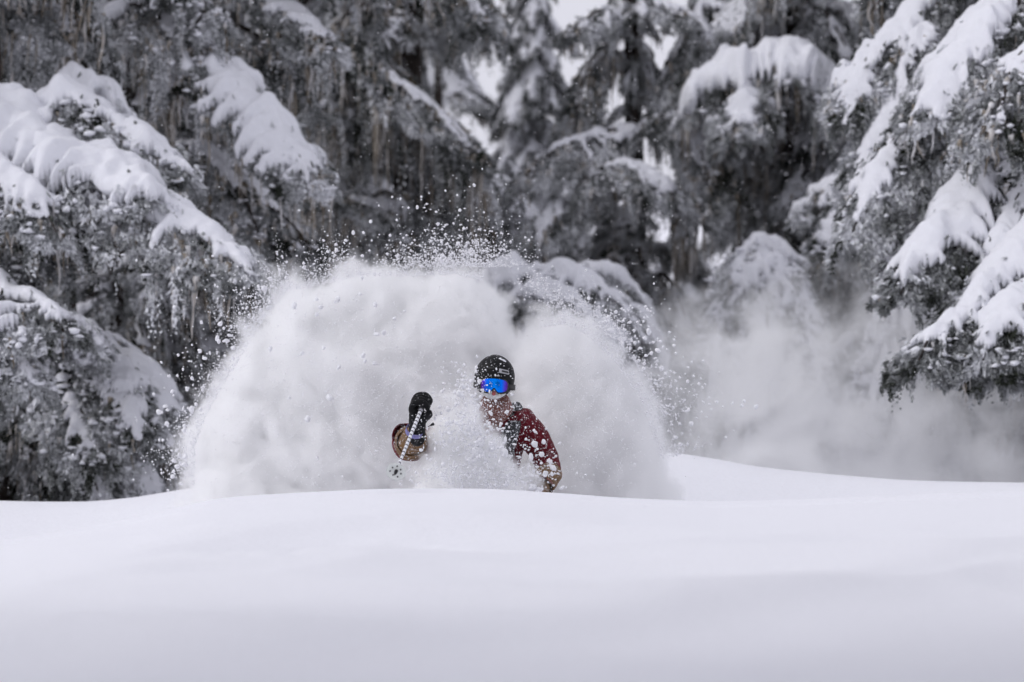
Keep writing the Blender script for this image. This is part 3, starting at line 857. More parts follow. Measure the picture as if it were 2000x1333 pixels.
# ---- snow-buried young trees (mounds)
def mound(px, d, top_py, half_w_px, label, seed, steep=1.0, nb=9, snow=0.14, rim=0.5):
    x = (px - 1000) / K * d
    zb = float(ground_z(np.array([x]), np.array([d]))[0])
    zt = CZ - (top_py - 666.5) / K * d
    W = half_w_px / K * d
    root = empty('buried_young_conifer', (x, d, zb))
    tag(root, label, 'young tree', 'young conifers buried in snow')
    h = zt - zb
    tr, pts = trunk(root, (0, 0, 0), h - 0.15, 0.05, 0, seed)
    rs = random.Random(seed)
    for k in range(nb):
        az = 6.283 * k / nb + rs.uniform(-.2, .2)
        L = W * rs.uniform(0.85, 1.1)
        dr = h * steep * rs.uniform(0.75, 1.0)
        ctrl = [(0, 0, h - 0.1), (math.cos(az) * L * 0.4, math.sin(az) * L * 0.4, h - 0.1 - dr * 0.16),
                (math.cos(az) * L * 0.8, math.sin(az) * L * 0.8, h - 0.1 - dr * 0.5), (math.cos(az) * L * 1.0, math.sin(az) * L * 1.0, h - 0.1 - dr * 0.95)]
        bough('bough', [Vector(c) for c in ctrl], W * 0.62, root, seed=seed * 10 + k, snow=snow, cover=1.25 - rim * 0.5, droop=0.35, hang=0.22, nhang=80, nlich=4, nsprig=700, frost=0.45, wtip=0.6, sweep=0.1)
    return root


mound(1485, 30.5, 452, 130, 'rounded snow-topped young conifer standing in the drifting powder right of the plume', 90, 0.9, 9, 0.13, 0.8)
mound(1770, 28.0, 590, 105, 'steep white cone of a buried young conifer under the right-edge tree', 91, 1.0, 9, 0.22, 0.0)
T9 = tree(1010, 30.5, 0.08, 1.7, 'young conifer fanning snow-laden boughs to the right behind the top of the plume', 92)
hero(T9, [(960, 560), (1010, 535), (1080, 525), (1150, 550), (1215, 600), (1262, 660)], 30.2, 29.4, 0.40, seed=201, snow=0.13, cover=0.95, hang=0.3, nhang=200, nlich=5, frost=0.42)
hero(T9, [(960, 600), (1010, 570), (1070, 565), (1130, 590), (1180, 640), (1215, 700)], 29.8, 28.8, 0.38, seed=202, snow=0.13, cover=0.95, hang=0.3, nhang=200, nlich=5, frost=0.42)
hero(T9, [(1060, 545), (1130, 525), (1200, 540), (1250, 580), (1290, 640)], 31.0, 30.6, 0.36, seed=203, snow=0.12, cover=0.9, hang=0.35, nhang=200, nlich=5, frost=0.42)
hero(T9, [(1150, 580), (1210, 580), (1260, 620), (1290, 680), (1300, 740)], 30.4, 29.8, 0.34, seed=204, snow=0.11, cover=0.9, hang=0.35, nhang=200, nlich=5, frost=0.42)
hero(T9, [(1050, 530), (1000, 525), (950, 550), (930, 600)], 30.6, 30.2, 0.4, seed=205, snow=0.14, cover=1.0, hang=0.3, nhang=140, nlich=5, frost=0.42)
mound(1110, 28.0, 625, 90, 'small snow-buried conifer close behind the right lobe of the plume', 94, 0.7, 8, 0.16, 0.3)
mound(350, 29.5, 700, 60, 'narrow snow-draped sapling left of the plume', 95, 1.0, 7, 0.16, 0.1)
mound(275, 27.5, 850, 60, 'low snow-covered sapling beside the bushy conifer on the left', 96, 0.9, 7, 0.14, 0.3)

for b in hidden:
    for ch in list(b.children): bpy.data.objects.remove(ch)
    bpy.data.objects.remove(b)


# ------------------------------------------------------------------ airborne powder (volumes)
def lobe_material(name, table, depth, dens, noise_scale, noise_amt, col, soft=0.12, detail=3, seed=0.0, wisp=0.0, aniso=0.0, step=0.35, rough=0.6, swirl=0.0):
    """density inside an upright fan-shaped lobe: radius over angle from a curve, elliptical in depth.
    Object origin is the foot of the fan."""
    m = bpy.data.materials.new(name)
    m.use_nodes = True
    m.cycles.volume_step_rate = step
    t = m.node_tree
    t.nodes.clear()
    L = t.links.new
    out = mnode(t, 'ShaderNodeOutputMaterial')
    vol = mnode(t, 'ShaderNodeVolumePrincipled')
    vol.inputs['Color'].default_value = (*col, 1)
    vol.inputs['Anisotropy'].default_value = aniso
    L(vol.outputs[0], out.inputs['Volume'])
    tc = mnode(t, 'ShaderNodeTexCoord')
    sx = mnode(t, 'ShaderNodeSeparateXYZ')
    nz = mnode(t, 'ShaderNodeTexNoise')
    nz.inputs['Scale'].default_value = noise_scale
    nz.inputs['Detail'].default_value = detail
    nz.inputs['Roughness'].default_value = rough
    nz.inputs['Distortion'].default_value = swirl
    mp = mnode(t, 'ShaderNodeMapping')
    mp.inputs['Location'].default_value = (seed, seed * 0.7, seed * 0.3)
    L(tc.outputs['Object'], mp.inputs[0])
    L(mp.outputs[0], nz.inputs['Vector'])
    L(tc.outputs['Object'], sx.inputs[0])

    def mth(op, a, b=None, c=None, clamp=False):
        n = mnode(t, 'ShaderNodeMath', operation=op, use_clamp=clamp)
        for k, v in enumerate((a, b, c)):
            if v is None: continue
            if isinstance(v, (int, float)): n.inputs[k].default_value = v
            else: L(v, n.inputs[k])
        return n.outputs[0]
    x, y, z = sx.outputs
    zc = mth('MAXIMUM', z, 0.0)
    th = mth('DIVIDE', mth('ARCTAN2', zc, x), math.pi)        # 0 right .. 1 left
    fc = mnode(t, 'ShaderNodeFloatCurve')
    cv = fc.mapping.curves[0]
    rmax = max(r for _, r in table) * 1.02
    pts = cv.points
    pts[0].location = (0, table[0][1] / rmax)
    pts[1].location = (1, table[-1][1] / rmax)
    for a, r in table[1:-1]:
        pts.new(a, r / rmax)
    fc.mapping.update()
    L(th, fc.inputs['Value'])
    Rr = mth('MULTIPLY', fc.outputs[0], rmax)
    r2 = mth('SQRT', mth('ADD', mth('MULTIPLY', x, x), mth('MULTIPLY', zc, zc)))
    q = mth('DIVIDE', r2, Rr)
    yy = mth('DIVIDE', y, depth)
    rad = mth('SQRT', mth('ADD', mth('MULTIPLY', q, q), mth('MULTIPLY', yy, yy)))
    f = mth('SUBTRACT', 1.0, rad)
    nn = mth('MULTIPLY', mth('SUBTRACT', nz.outputs[0], 0.5), noise_amt)
    f = mth('SUBTRACT', mth('ADD', f, nn), noise_amt * 0.24)
    if wisp > 0:
        ds = mth('MULTIPLY', mth('POWER', mth('MAXIMUM', f, 0.0), 1.0), dens)
        wz = mth('MULTIPLY', mth('SUBTRACT', nz.outputs[0], 0.5 - 0.5 / wisp), wisp, clamp=True)
        ds = mth('MULTIPLY', ds, mth('MULTIPLY', wz, wz))
    else:
        ds = mth('MULTIPLY', mth('DIVIDE', mth('SUBTRACT', f, 0.04), soft), 1.0, clamp=True)
        ds = mth('MULTIPLY', mth('MULTIPLY', ds, ds), dens)
    L(ds, vol.inputs['Density'])
    return m


def lobe(name, origin_px, origin_py, d, outline, depth, label, cat, below=0.35, **kw):
    """outline: photograph pixels (left foot -> over the top -> right foot) at distance d"""
    o = P(origin_px, origin_py, d)
    grow = kw.pop('grow', 1.0)
    tb = []
    for px, py in outline:
        q = (P(px, py, d) - o) * grow
        th = math.atan2(max(q.z, 0), q.x) / math.pi
        tb.append((th, math.hypot(q.x, max(q.z, 0))))
    tb.sort()
    tb[0] = (0.0, tb[0][1]); tb[-1] = (1.0, tb[-1][1])
    m = lobe_material(name + '_air', tb, depth, col=kw.pop('col', (0.998, 0.998, 0.9985)), **kw)
    # hull hugging the same shape
    A, B = 64, 14
    th = np.linspace(0, 1, A)
    rr = np.interp(th, [t[0] for t in tb], [t[1] for t in tb])
    V, F = [], []
    ring = []
    for j in range(B + 1):
        ph = -math.pi / 2 + math.pi * j / B
        cr, sy = math.cos(ph), math.sin(ph)
        row = []
        for i in range(A):
            r_ = rr[i] * cr * 1.0 + 0.001
            V.append((math.cos(th[i] * math.pi) * r_, sy * depth, math.sin(th[i] * math.pi) * r_))
            row.append(len(V) - 1)
        # skirt under the foot line
        V.append((-rr[-1] * cr, sy * depth, -below)); row.append(len(V) - 1)
        V.append((rr[0] * cr, sy * depth, -below)); row.append(len(V) - 1)
        ring.append(row)
    n = len(ring[0])
    for j in range(B):
        for i in range(n):
            F.append((ring[j][i], ring[j][(i + 1) % n], ring[j + 1][(i + 1) % n], ring[j + 1][i]))
    F.append(tuple(ring[0])); F.append(tuple(ring[-1][::-1]))
    me = bpy.data.meshes.new(name)
    me.from_pydata(V, [], F)
    bm = bmesh.new(); bm.from_mesh(me)
    bmesh.ops.recalc_face_normals(bm, faces=bm.faces)
    if bm.calc_volume(signed=True) < 0: bmesh.ops.reverse_faces(bm, faces=bm.faces)
    bm.to_mesh(me); bm.free()
    me.materials.append(m)
    ob = bpy.data.objects.new(name, me)
    COL.objects.link(ob)
    ob.location = o
    tag(ob, label, cat, kind='stuff')
    return ob


plume = lobe('powder_plume', 800, 985, 19.25,
             [(335, 985), (340, 920), (350, 850), (385, 770), (440, 680), (500, 590), (540, 525), (620, 520), (700, 498), (800, 505), (890, 500), (950, 520), (985, 560), (1030, 640), (1070, 740), (1090, 985)],
             0.85, 'big white plume of powder snow thrown up behind and left of the skier', 'snow plume',
             dens=40, noise_scale=3.8, noise_amt=0.48, soft=0.15, detail=5, grow=1.175, aniso=0.1, rough=0.70, swirl=0.35)
plume2 = lobe('powder_plume', 1110, 985, 18.95,
              [(960, 985), (965, 850), (975, 720), (1010, 630), (1060, 590), (1120, 590), (1180, 625), (1235, 680), (1290, 765), (1318, 850), (1330, 920), (1350, 985)],
              0.6, 'smaller rounded lobe of powder snow thrown up to the right of the skier', 'snow plume',
              dens=40, noise_scale=4.2, noise_amt=0.48, soft=0.20, detail=5, seed=4.0, grow=1.19, aniso=0.1, rough=0.70, swirl=0.35)
drift = lobe('powder_drift', 1600, 985, 25.6,
             [(1150, 985), (1170, 850), (1230, 690), (1300, 600), (1400, 530), (1500, 480), (1600, 500), (1700, 540), (1800, 600), (1950, 660), (2120, 700), (2300, 985)],
             1.5, 'thin wind-blown veil of powder snow drifting under the trees on the right', 'snow drift',
             dens=13.0, noise_scale=1.3, noise_amt=0.6, detail=5, seed=9.0, wisp=4.2, swirl=1.2, soft=0.3, grow=1.14, step=0.5, rough=0.62)
mist = lobe('powder_drift', 1640, 985, 21.6,
            [(1230, 985), (1240, 930), (1290, 850), (1400, 835), (1550, 850), (1700, 870), (1850, 880), (2000, 890), (2100, 985)],
            0.9, 'low mist of settling powder along the snow ridge right of the plume', 'snow drift',
            dens=1.6, noise_scale=2.2, noise_amt=0.6, detail=4, seed=5.0, wisp=2.6, swirl=0.8, soft=0.3, grow=1.1, step=0.8)
chest = lobe('powder_spray', 935, 1000, 17.58,
             [(785, 1000), (795, 945), (806, 885), (822, 825), (850, 775), (895, 760), (940, 795), (978, 845), (1005, 885), (1050, 918), (1060, 1000)],
             0.34, 'dense burst of powder covering the chest and thighs of the skier', 'snow spray',
             dens=50, noise_scale=7.0, noise_amt=0.75, detail=5, seed=2.0, soft=0.2, below=0.3, grow=1.26, step=0.5)


# ------------------------------------------------------------------ the skier
def skin(name, verts, edges, radii, mat, parent=None, sub=2, org=Vector((0, 0, 0)), root=0, smooth_shade=True):
    me = bpy.data.meshes.new(name)
    me.from_pydata([tuple(Vector(v) - org) for v in verts], edges, [])
    o = bpy.data.objects.new(name, me)
    COL.objects.link(o)
    sk = o.modifiers.new('skin', 'SKIN')
    for i, v in enumerate(me.skin_vertices[0].data):
        r = radii[i]
        v.radius = (r, r) if isinstance(r, (int, float)) else r
        v.use_root = (i == root)
    sk.use_smooth_shade = True
    sb = o.modifiers.new('sub', 'SUBSURF'); sb.levels = sub; sb.render_levels = sub
    dg = bpy.context.evaluated_depsgraph_get()
    dg.update()
    em = bpy.data.meshes.new_from_object(o.evaluated_get(dg))
    bpy.data.objects.remove(o)
    em.name = name
    em.polygons.foreach_set('use_smooth', np.ones(len(em.polygons), dtype=bool))
    em.materials.clear()
    em.materials.append(mat)
    o = bpy.data.objects.new(name, em)
    COL.objects.link(o)
    if parent: o.parent = parent
    return o


def crumple(o, amp, scale, seed=0):
    me = o.data
    n = len(me.vertices)
    co = np.empty(n * 3, np.float32); me.vertices.foreach_get('co', co); co = co.reshape(-1, 3).astype(float)
    no = np.empty(n * 3, np.float32); me.vertices.foreach_get('normal', no); no = no.reshape(-1, 3)
    co += no * ((fbm(co * scale, 3, seed) - 0.5) * amp)[:, None]
    me.vertices.foreach_set('co', co.astype(np.float32).reshape(-1)); me.update()


M_SKIN = plain('face_skin', (0.45, 0.2, 0.16), 0.5, 0, 60, 0.1)
M_RED = plain('red_shell_cloth', (0.11, 0.005, 0.012), 0.75, 0, 30, 0.3, 0.3, 0.004, snow=0.05, sscale=70)
M_BROWN = plain('brown_cuff_cloth', (0.15, 0.080, 0.030), 0.75, 0, 50, 0.35, 0.4, 0.004, snow=0.12, sscale=90)
M_PANTS = plain('charcoal_cloth', (0.035, 0.037, 0.042), 0.8, 0, 30, 0.3, 0.3, 0.004, snow=0.5, sscale=40)
M_GLOVE = plain('black_glove_leather', (0.005, 0.005, 0.006), 0.7, 0, 80, 0.4, 0.3, 0.002, snow=0.0, sscale=120)
M_GAITER = plain('reddish_brown_knit', (0.17, 0.060, 0.045), 0.9, 0, 150, 0.4, 0.6, 0.003, snow=0.20, sscale=140)
M_HELMET = plain('black_helmet_shell', (0.004, 0.004, 0.005), 0.55, 0, 60, 0.4, 0.15, 0.001)
M_FRAME = plain('black_rubber', (0.008, 0.008, 0.009), 0.5)
M_BADGE = plain('pale_badge', (0.40, 0.40, 0.42), 0.5)
M_WHITE = plain('white_foam', (0.72, 0.72, 0.72), 0.8)
M_PURPLE = plain('lilac_strap', (0.20, 0.19, 0.42), 0.7, 0, 90, 0.3)
M_STRAP = plain('dark_webbing', (0.03, 0.032, 0.036), 0.85, 0, 200, 0.6, 0.5, 0.003, snow=0.22, sscale=90)
M_BASKET = plain('milky_plastic', (0.74, 0.76, 0.73), 0.35, 0, 30, 0.05)

for _m in (M_GLOVE, M_HELMET, M_RED): _m.node_tree.nodes['Principled BSDF'].inputs['Specular IOR Level'].default_value = 0.2
# mirrored lens, blue in the middle turning violet at the rims
M_LENS, _t, _b = mat_new('blue_mirror_lens')
_tc = mnode(_t, 'ShaderNodeTexCoord')
_sx = mnode(_t, 'ShaderNodeSeparateXYZ')
_t.links.new(_tc.outputs['Object'], _sx.inputs[0])
_ab = mnode(_t, 'ShaderNodeMath', operation='ABSOLUTE'); _t.links.new(_sx.outputs[0], _ab.inputs[0])
_mu = mnode(_t, 'ShaderNodeMath', operation='MULTIPLY'); _mu.inputs[1].default_value = 11.5; _t.links.new(_ab.outputs[0], _mu.inputs[0])
_rm = ramp(_t, _mu.outputs[0], [(0.0, (0.0, 0.27, 1.0)), (0.55, (0.0, 0.17, 0.95)), (0.8, (0.10, 0.04, 0.50)), (1.0, (0.10, 0.02, 0.14))])
_t.links.new(_rm.outputs[0], _b.inputs['Base Color'])
_b.inputs['Metallic'].default_value = 0.9
_b.inputs['Roughness'].default_value = 0.26

# striped pole shaft
M_SHAFT, _t, _b = mat_new('white_pole_with_black_ticks')
_tc = mnode(_t, 'ShaderNodeTexCoord')
_wv = mnode(_t, 'ShaderNodeTexWave', wave_type='BANDS', bands_direction='Z')
_wv.inputs['Scale'].default_value = 7.5
_wv.inputs['Distortion'].default_value = 0.0
_mp = mnode(_t, 'ShaderNodeMapping'); _mp.inputs['Rotation'].default_value = (0, R(14), 0)
_t.links.new(_tc.outputs['Object'], _mp.inputs[0]); _t.links.new(_mp.outputs[0], _wv.inputs[0])
_rm = ramp(_t, _wv.outputs['Fac'], [(0.16, (0.03, 0.03, 0.04)), (0.26, (0.82, 0.82, 0.86))])
_t.links.new(_rm.outputs[0], _b.inputs['Base Color'])
_b.inputs['Roughness'].default_value = 0.35

ORG = P(960, 1110, 18.3)
person = empty('person', ORG)
tag(person, 'skier in black helmet, blue mirrored goggles and red jacket bursting through deep powder', 'person')
TILT = 0.10
HEADC = P(966, 738, 17.88)

# joints: pelvis, chest, arms, legs
J = dict(
    pelvis=P(955, 1000, 18.40), waist=P(958, 940, 18.32), chest=P(963, 868, 18.20), neck=P(967, 800, 18.05), jaw=P(966, 768, 17.93), head=P(967, 735, 17.92), crown=P(968, 712, 17.94),
    lsh=P(1026, 836, 18.16), lel=P(1069, 893, 18.15), lwr=P(1074, 945, 17.95), lhd=P(1060, 962, 17.75),
    rsh=P(905, 838, 18.12), rel=P(800, 872, 17.88), rwr=P(808, 862, 17.52), rhd=P(818, 822, 17.36),
    lhip=P(990, 1010, 18.40), lkn=P(1030, 1075, 17.95), lan=P(1010, 1170, 18.35), lto=P(1012, 1195, 18.10),
    rhip=P(920, 1010, 18.40), rkn=P(880, 1075, 17.95), ran=P(900, 1170, 18.35), rto=P(898, 1195, 18.10))
names = list(J)
E = [('pelvis', 'waist'), ('waist', 'chest'), ('chest', 'neck'), ('neck', 'jaw'), ('jaw', 'head'), ('head', 'crown'),
     ('chest', 'lsh'), ('lsh', 'lel'), ('lel', 'lwr'), ('lwr', 'lhd'), ('chest', 'rsh'), ('rsh', 'rel'), ('rel', 'rwr'), ('rwr', 'rhd'),
     ('pelvis', 'lhip'), ('lhip', 'lkn'), ('lkn', 'lan'), ('lan', 'lto'), ('pelvis', 'rhip'), ('rhip', 'rkn'), ('rkn', 'ran'), ('ran', 'rto')]
RAD = dict(pelvis=.13, waist=.12, chest=.14, neck=.055, jaw=.07, head=.085, crown=.07, lsh=.07, lel=.045, lwr=.03, lhd=.03, rsh=.07, rel=.045, rwr=.03, rhd=.03,
           lhip=.09, lkn=.06, lan=.045, lto=.035, rhip=.09, rkn=.06, ran=.045, rto=.035)
body = skin('body', [J[n] for n in names], [(names.index(a), names.index(b)) for a, b in E], [RAD[n] for n in names], M_SKIN, person, 2, ORG)

jn = ['pelvis', 'waist', 'chest', 'neck', 'lsh', 'lel', 'lwr', 'rsh', 'rel', 'rwr']
JR = dict(pelvis=.165, waist=.155, chest=.175, neck=.085, lsh=.145, lel=.098, lwr=.085, rsh=.125, rel=.070, rwr=.055)
je = [('pelvis', 'waist'), ('waist', 'chest'), ('chest', 'neck'), ('chest', 'lsh'), ('lsh', 'lel'), ('lel', 'lwr'), ('chest', 'rsh'), ('rsh', 'rel'), ('rel', 'rwr')]
jacket = skin('jacket', [J[n] for n in jn], [(jn.index(a), jn.index(b)) for a, b in je], [JR[n] for n in jn], M_RED, person, 3, ORG)
crumple(jacket, 0.045, 9, 3)
tn = ['pelvis', 'lhip', 'lkn', 'lan', 'rhip', 'rkn', 'ran']
TR = dict(pelvis=.175, lhip=.12, lkn=.095, lan=.08, rhip=.12, rkn=.095, ran=.08)
te = [('pelvis', 'lhip'), ('lhip', 'lkn'), ('lkn', 'lan'), ('pelvis', 'rhip'), ('rhip', 'rkn'), ('rkn', 'ran')]
trousers = skin('trousers', [J[n] for n in tn], [(tn.index(a), tn.index(b)) for a, b in te], [TR[n] for n in tn], M_PANTS, person, 3, ORG)
crumple(trousers, 0.04, 8, 5)

# knitted gaiter round neck and chin
gv = [P(972, 812, 18.0), P(968, 795, 17.95), P(966, 778, 17.89)]
gaiter = skin('neck_gaiter', gv, [(0, 1), (1, 2)], [.125, .115, .095], M_GAITER, person, 3, ORG)
crumple(gaiter, 0.03, 16, 8)
hood = skin('collar', [P(1000, 785, 18.12), P(1010, 800, 18.12), P(990, 815, 18.15), P(940, 812, 18.15)], [(0, 1), (1, 2), (2, 3)], [.045, .06, .085, .08], M_STRAP, person, 2, ORG)
crumple(hood, 0.03, 14, 9)

# pack strap / dark chest panel
sv = []
for k in range(9):
    t_ = k / 8
    c = P(1003 - 22 * t_, 822 + 90 * t_, 18.04 - 0.05 * math.sin(t_ * 3))
    sv.append(c)
bm = bmesh.new()
rows = []
for c in sv:
    rows.append([bm.verts.new(c + Vector((dx, dy, 0)) - ORG) for dx, dy in ((-.055, 0), (-.03, -.022), (.03, -.022), (.055, 0), (.03, .01), (-.03, .01))])
for a, b in zip(rows, rows[1:]):
    for i in range(6): bm.faces.new((a[i], a[(i + 1) % 6], b[(i + 1) % 6], b[i]))
bm.faces.new(rows[0]); bm.faces.new(rows[-1][::-1])
bmesh.ops.recalc_face_normals(bm, faces=bm.faces)
bm_obj('pack_strap', bm, M_STRAP, person)

# helmet --------------------------------------------------------------
HR = Vector((0.127, 0.150, 0.143))


def ell(th, ph, k=1.0):
    return Vector((HR.x * k * math.sin(th) * math.cos(ph), HR.y * k * math.sin(th) * math.sin(ph), HR.z * k * math.cos(th)))


bm = bmesh.new()
NT, NP = 40, 64
ROT = Matrix.Rotation(R(4), 3, 'Y') @ Matrix.Rotation(R(-4), 3, 'X')
grid = []
for i in range(NT):
    th = 0.02 + (2.35 - 0.02) * i / (NT - 1)
    row = []
    for j in range(NP):
        ph = 2 * math.pi * j / NP
        v = ell(th, ph)
        front = -v.y / HR.y
        if v.z < -0.035: v.x *= 1 - 0.5 * (-(v.z + 0.035)); v.z *= 0.97
        # moulded ridge and vents
        v *= 1 + 0.012 * max(0, math.cos((math.atan2(v.x, v.z)) * 5)) * (1 if th < 1.1 else 0)
        row.append((bm.verts.new(v), v.copy()))
    grid.append(row)
for i in range(NT - 1):
    for j in range(NP):
        q = [grid[i][j], grid[i][(j + 1) % NP], grid[i + 1][(j + 1) % NP], grid[i + 1][j]]
        c = sum((a[1] for a in q), Vector()) / 4
        ang = abs(math.degrees(math.atan2(c.x, -c.y)))       # 0 = straight ahead
        lim = -0.022 if ang < 52 else (-0.105 if ang < 118 else -0.085)
        if 44 < ang < 64: lim = -0.022 - (ang - 44) / 20 * 0.083
        if c.z < lim: continue
        bm.faces.new([a[0] for a in q])
bm.faces.new([g[0] for g in grid[0]])
for v in [v for v in bm.verts if not v.link_faces]: bm.verts.remove(v)
bmesh.ops.recalc_face_normals(bm, faces=bm.faces)
bmesh.ops.solidify(bm, geom=list(bm.faces), thickness=0.016)
bmesh.ops.transform(bm, matrix=ROT.to_4x4(), verts=bm.verts)
helmet = bm_obj('helmet', bm, M_HELMET, person)
helmet.location = HEADC - ORG


def plate(name, a0, z0, wd, ht, mat, parent, off=0.004, rot=0.0, hole=None, thick=0.003):
    """thin plate following the helmet front, angle a0 (deg, + = to the viewer's right), height z0"""
    bm = bmesh.new()
    n = 7
    f, bk = [], []
    for s in (0, 1):
        rows = []
        for jz in (-1, 1):
            rw = []
            for i in range(n):
                u = (i / (n - 1) - .5) * wd
                zz = jz * ht / 2
                uu, zz = u * math.cos(rot) - zz * math.sin(rot), u * math.sin(rot) + zz * math.cos(rot)
                z = z0 + zz
                k = math.sqrt(max(0, 1 - (z / HR.z) ** 2))
                a = math.radians(a0) + uu / (HR.x * k)
                rr = 1 + (off + s * thick) / 0.13
                rw.append(bm.verts.new(ROT @ Vector((HR.x * k * math.sin(a) * rr, -HR.y * k * math.cos(a) * rr, z))))
            rows.append(rw)
        (f if s else bk).extend(rows)
    for i in range(n - 1):
        bm.faces.new((f[0][i], f[0][i + 1], f[1][i + 1], f[1][i]))
        bm.faces.new((bk[0][i], bk[1][i], bk[1][i + 1], bk[0][i + 1]))
        bm.faces.new((bk[0][i], bk[0][i + 1], f[0][i + 1], f[0][i]))
        bm.faces.new((bk[1][i + 1], bk[1][i], f[1][i], f[1][i + 1]))
    bm.faces.new((bk[0][0], f[0][0], f[1][0], bk[1][0]))
    bm.faces.new((f[0][-1], bk[0][-1], bk[1][-1], f[1][-1]))
    bmesh.ops.recalc_face_normals(bm, faces=bm.faces)
    return bm_obj(name, bm, mat, parent, smooth=False)


plate('badge', 27, 0.034, 0.066, 0.027, M_BADGE, helmet, rot=-0.12)
plate('badge_bar', 29, 0.034, 0.044, 0.010, M_FRAME, helmet, off=0.0075, rot=-0.12)
plate('badge', 9, 0.004, 0.020, 0.007, M_BADGE, helmet)
plate('front_vent', -8, 0.052, 0.05, 0.012, M_FRAME, helmet, off=0.001)

# goggles --------------------------------------------------------------
GC = HEADC + Vector((-0.002, -0.02, -0.062))


def gog(name, w_, h_, off, mat, parent, thick, lens=False, notch=0.030):
    bm = bmesh.new()
    NA, NB = 40, 14
    fr_, bk_ = [], []
    for s in (0, 1):
        g = []
        for j in range(NB + 1):
            row = []
            for i in range(NA + 1):
                a = -1 + 2 * i / NA; b = -1 + 2 * j / NB
                x = a * w_
                ext = (1 - abs(a) ** 4.0) ** (1 / 2.6)          # rounded outline
                top = h_ * ext * (0.95 + 0.05 * math.cos(a * 1.5))
                bot = -h_ * ext * 1.02 + notch * math.exp(-(a / 0.19) ** 2) + 0.006 * abs(a)
                z = bot + (top - bot) * (b + 1) / 2
                R0 = 0.118
                y = -math.sqrt(max(0.0, R0 ** 2 - (x * 0.98) ** 2)) - (off + (thick if s else 0)) + 0.5 * z * z / R0
                row.append(bm.verts.new((x, y, z)))
            g.append(row)
        (fr_ if s else bk_).extend(g)
    for g in (fr_, bk_):
        for j in range(NB):
            for i in range(NA):
                bm.faces.new((g[j][i], g[j][i + 1], g[j + 1][i + 1], g[j + 1][i]))
    for j in range(NB):
        for i in (0, NA):
            bm.faces.new((fr_[j][i], fr_[j + 1][i], bk_[j + 1][i], bk_[j][i]))
    for i in range(NA):
        for j in (0, NB):
            bm.faces.new((fr_[j][i], fr_[j][i + 1], bk_[j][i + 1], bk_[j][i]))
    bmesh.ops.remove_doubles(bm, verts=bm.verts, dist=1e-5)
    bmesh.ops.recalc_face_normals(bm, faces=bm.faces)
    return bm_obj(name, bm, mat, parent)


goggles = gog('goggles', 0.094, 0.052, 0.002, M_FRAME, person, 0.022)
goggles.location = GC - ORG
goggles.rotation_euler = (R(-6), R(4), 0)
lens = gog('lens', 0.086, 0.044, 0.0245, M_LENS, goggles, 0.004)
gog('face_foam', 0.080, 0.052, -0.012, M_WHITE, goggles, 0.012, notch=0.02).location = (0, 0, -0.018)
# strap round the helmet
bm = bmesh.new()
st = []
for k in range(33):
    a = math.radians(42 + (318 - 42) * k / 32)
    x, y = math.sin(a) * 0.130, -math.cos(a) * 0.150 + 0.02
    zz = 0.0 + 0.02 * math.sin((a - 0.7) / 5 * 3.14)
    st.append([bm.verts.new((x * f_, y * f_, zz + dz)) for f_, dz in ((1, -.018), (1.02, -.018), (1.02, .018), (1, .018))])
for a, b in zip(st, st[1:]):
    for i in range(4): bm.faces.new((a[i], a[(i + 1) % 4], b[(i + 1) % 4], b[i]))
bm.faces.new(st[0]); bm.faces.new(st[-1][::-1])
bmesh.ops.recalc_face_normals(bm, faces=bm.faces)
bm_obj('strap', bm, M_FRAME, goggles)
# nose and lips under the goggles
nose = skin('nose', [HEADC + Vector((-0.004, -0.128, -0.078)), HEADC + Vector((-0.004, -0.152, -0.098)), HEADC + Vector((-0.004, -0.140, -0.108))], [(0, 1), (1, 2)], [.011, .014, .012], plain('chilled_nose', (0.42, 0.10, 0.10), 0.5), person, 2, ORG)
snowed = skin('frosted_cheeks', [HEADC + Vector(v) for v in ((-.062, -.085, -.098), (-.04, -.112, -.110), (-.004, -.128, -.116), (.034, -.112, -.108), (.054, -.088, -.098))], [(0, 1), (1, 2), (2, 3), (3, 4)], [.014, .020, .022, .020, .013], M_WHITE, person, 2, ORG)

# gloved hand on the pole ---------------------------------------------
AX0 = P(823, 799, 17.22)                      # where the shaft leaves the fist
BASK = P(773.5, 921.5, 16.52)
ax = (BASK - AX0).normalized()
wr = P(812, 852, 17.42)
e1 = (wr - AX0); e1 = (e1 - ax * e1.dot(ax)).normalized()   # towards the heel of the hand
e2 = ax.cross(e1).normalized()


def circ(ang, r, s):
    return AX0 + ax * s + (e1 * math.cos(ang) + e2 * math.sin(ang)) * r


vts, eds, rds = [], [], []


def addv(v, r, link=None):
    vts.append(v); rds.append(r)
    if link is not None: eds.append((link, len(vts) - 1))
    return len(vts) - 1


sgn = 1.0 if (e2.x < 0) else -1.0
w0 = addv(wr + Vector((0.004, 0.03, -0.02)), 0.040)
p0 = addv(circ(0.15 * sgn, 0.075, -0.055), 0.042, w0)
for k in range(4):
    s = 0.004 - 0.031 * k
    kn = addv(circ(1.05 * sgn, 0.066, s), 0.022, p0)
    a = addv(circ(2.0 * sgn, 0.062, s), 0.022, kn)
    b = addv(circ(3.05 * sgn, 0.055, s + 0.002), 0.021, a)
    c = addv(circ(4.05 * sgn, 0.045, s + 0.003), 0.019, b)
    addv(circ(4.7 * sgn, 0.038, s + 0.004), 0.016, c)
t1 = addv(circ(-0.55 * sgn, 0.074, -0.028), 0.029, p0)
t2 = addv(circ(-1.15 * sgn, 0.060, -0.004), 0.025, t1)
t3 = addv(circ(-1.75 * sgn, 0.048, 0.016), 0.021, t2)
glove = skin('glove', vts, eds, rds, M_GLOVE, person, 2, ORG)
crumple(glove, 0.008, 30, 4)
